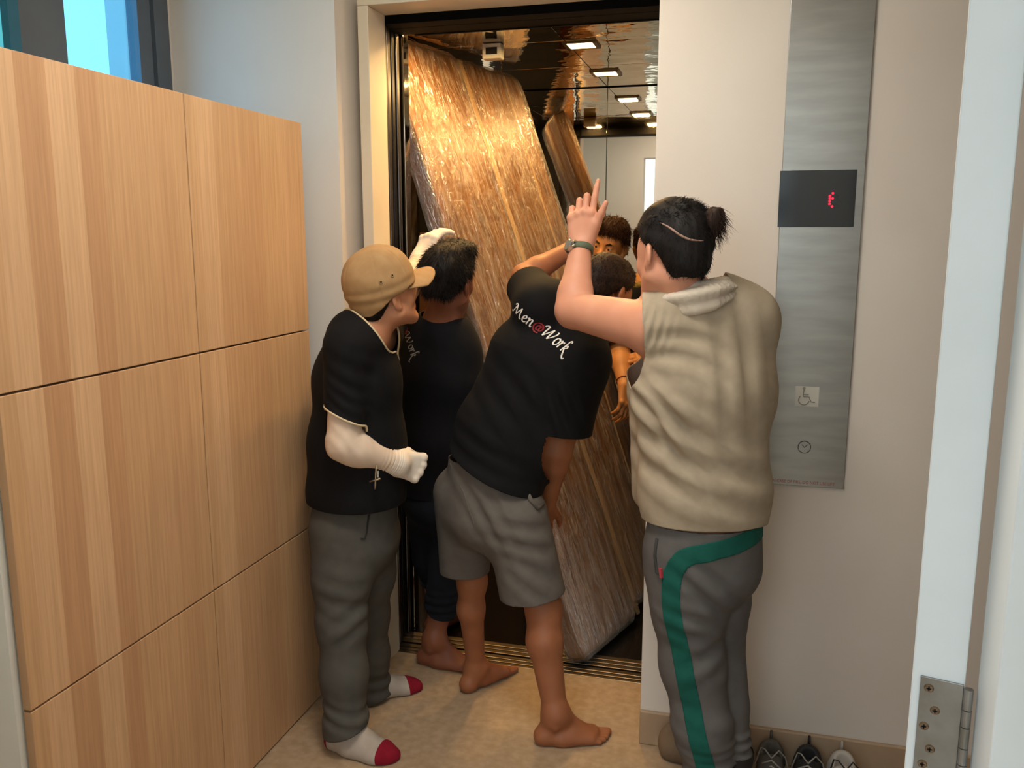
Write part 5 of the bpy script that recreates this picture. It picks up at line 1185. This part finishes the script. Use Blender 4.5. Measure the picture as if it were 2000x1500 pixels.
# loose brown board in the lift, behind the men
b2 = UY(860, 1180, 4.35); bd = thing('brown_board', 'brown wooden board standing against the lift back wall, left of the bundle', 'board', (-1.45, 4.68, 0))
bm = B(-1.82, -1.18, -.01, .012, 0, 1.62, bev=.002); bmesh.ops.transform(bm, matrix=Matrix.Translation((0, 4.62, .002)) @ Matrix.Rotation(math.radians(-3.5), 4, 'X'), verts=bm.verts); obj('board', bm, M['board'], bd)
bm = B(-1.82, -1.18, -.014, -.0105, .05, .10, bev=.0005); bmesh.ops.transform(bm, matrix=Matrix.Translation((0, 4.62, .002)) @ Matrix.Rotation(math.radians(-3.5), 4, 'X'), verts=bm.verts); obj('edge_strip', bm, panel_wood, bd)

# ================================================================== SHOES AND BAG BY THE WALL
def shoe(name, label, loc, yaw, roll, upper, sole, lace, group='shoes by the right wall', sc=1.):
    t = thing(name, label, 'shoe', tuple(loc), group); Rz = np.array(Matrix.Rotation(yaw, 3, 'Z') @ Matrix.Rotation(roll, 3, 'X')); c = np.asarray(loc, float)
    T = lambda x, y, z: c + Rz @ (V3(x, y, z) * sc); s = SDF(c - .22, c + .22, .0045)
    s.cone(T(-.085, 0, .05), T(-.08, 0, .075), .037 * sc, .034 * sc, .03); s.cone(T(-.08, 0, .04), T(.05, -.004, .035), .036 * sc, .036 * sc, .03); s.cone(T(.05, -.004, .034), T(.11, 0, .028), .040 * sc, .034 * sc, .03); s.cone(T(-.02, 0, .07), T(.05, 0, .045), .030 * sc, .030 * sc, .03)
    s.cone(T(-.055, 0, .13), T(-.05, 0, .075), .026 * sc, .024 * sc, .01, None, 'sub')
    V, Q = s.mesh(1); L = (V - c) @ Rz / sc; V, Q, _ = clip(V, Q, .012 - L[:, 2]); mk('upper', V, Q, upper, t, .002)
    s = SDF(c - .22, c + .22, .0045); s.cone(T(-.08, 0, .014), T(.04, -.004, .012), .040 * sc, .037 * sc, .02, (Rz[:, 1], 1., 1.)); s.cone(T(.04, -.004, .012), T(.112, 0, .014), .039 * sc, .036 * sc, .02)
    V, Q = s.mesh(1); L = (V - c) @ Rz / sc; V = V - Rz[:, 2] * (np.clip(L[:, 2] - .024, 0, 1) * sc)[:, None]; V = V + Rz[:, 2] * (np.clip(.002 - L[:, 2], 0, 1) * sc)[:, None]; mk('sole', V, Q, sole, t)
    bm = bmesh.new()
    for i in range(5):
        x = .005 + .016 * i; z = .096 - .0085 * i; tube(bm, [T(x, -.026, z - .014), T(x + .006, 0, z + .004), T(x + .012, .026, z - .014)], .0028 * sc, 6)
    tube(bm, [T(-.0, 0, .1), T(-.02, .02, .115), T(-.03, .04, .09), T(-.02, .05, .05)], .0022 * sc, 6); tube(bm, [T(-.0, 0, .1), T(-.01, -.02, .12), T(-.03, -.03, .11), T(-.01, -.045, .07)], .0022 * sc, 6); obj('laces', bm, lace, t, True)
    bm = bmesh.new(); tube(bm, [T(-.118, 0, .085), T(-.127, 0, .105), T(-.116, 0, .118), T(-.108, 0, .1)], .004 * sc, 8); obj('heel_tab', bm, upper, t, True)
    return t
blk = mat('black_shoe', '161617', '1f1f20', rough=.7, scale=200); gry = mat('grey_shoe', '4d4b47', '57544f', rough=.8, scale=120); drk = mat('dark_grey_shoe', '2b2c2e', '343537', rough=.8, scale=120); wht = mat('off_white_rubber', 'b4ada2', rough=.6); lac = mat('pale_lace', '9a958d', rough=.9)
def fl(u, v): p = UZ(u, v); return V3(p[0], p[1], 0)
shoe('shoe', 'grey running shoe next to the brown bag, heel to the wall', (.135, 2.405, 0), math.radians(-91), 0, gry, drk, lac)
shoe('shoe', 'black running shoe with pale laces, middle of the shoes by the wall', (.236, 2.405, 0), math.radians(-95), 0, blk, blk, lac)
shoe('shoe', 'worn off-white shoe with dark laces, farthest right of the shoes', (.338, 2.40, 0), math.radians(-90), 0, wht, gry, blk)
# rounded brown bag on the floor behind the man's legs
bc = V3(-.078, 2.492, 0); bg_ = thing('bag', 'rounded brown bag on the floor behind the legs of the man with the towel', 'bag', tuple(bc))
s = SDF(bc - .18, bc + .2, .006); s.ell(bc + V3(0, 0, .06), (.118, .038, .085), None, .01); s.cone(bc + V3(-.075, 0, .03), bc + V3(.075, 0, .03), .037, .037, .03); s.floor(.001); V, Q = s.mesh(1); mk('bag_body', V + normals(V, Q) * wrinkle(V, .002, 40)[:, None] * [1, 1, 0], Q, mat('brown_suede', '6e5a45', '7a654e', rough=.9, bump=.3, bscale=300), bg_)
bm = bmesh.new(); tube(bm, catmull([bc + V3(-.06, -.01, .118), bc + V3(-.045, -.01, .15), bc + V3(.045, -.01, .15), bc + V3(.06, -.01, .118)], 6), .006, 8); obj('bag_handle', bm, mat('brown_strap', '5a4937', rough=.8), bg_, True)
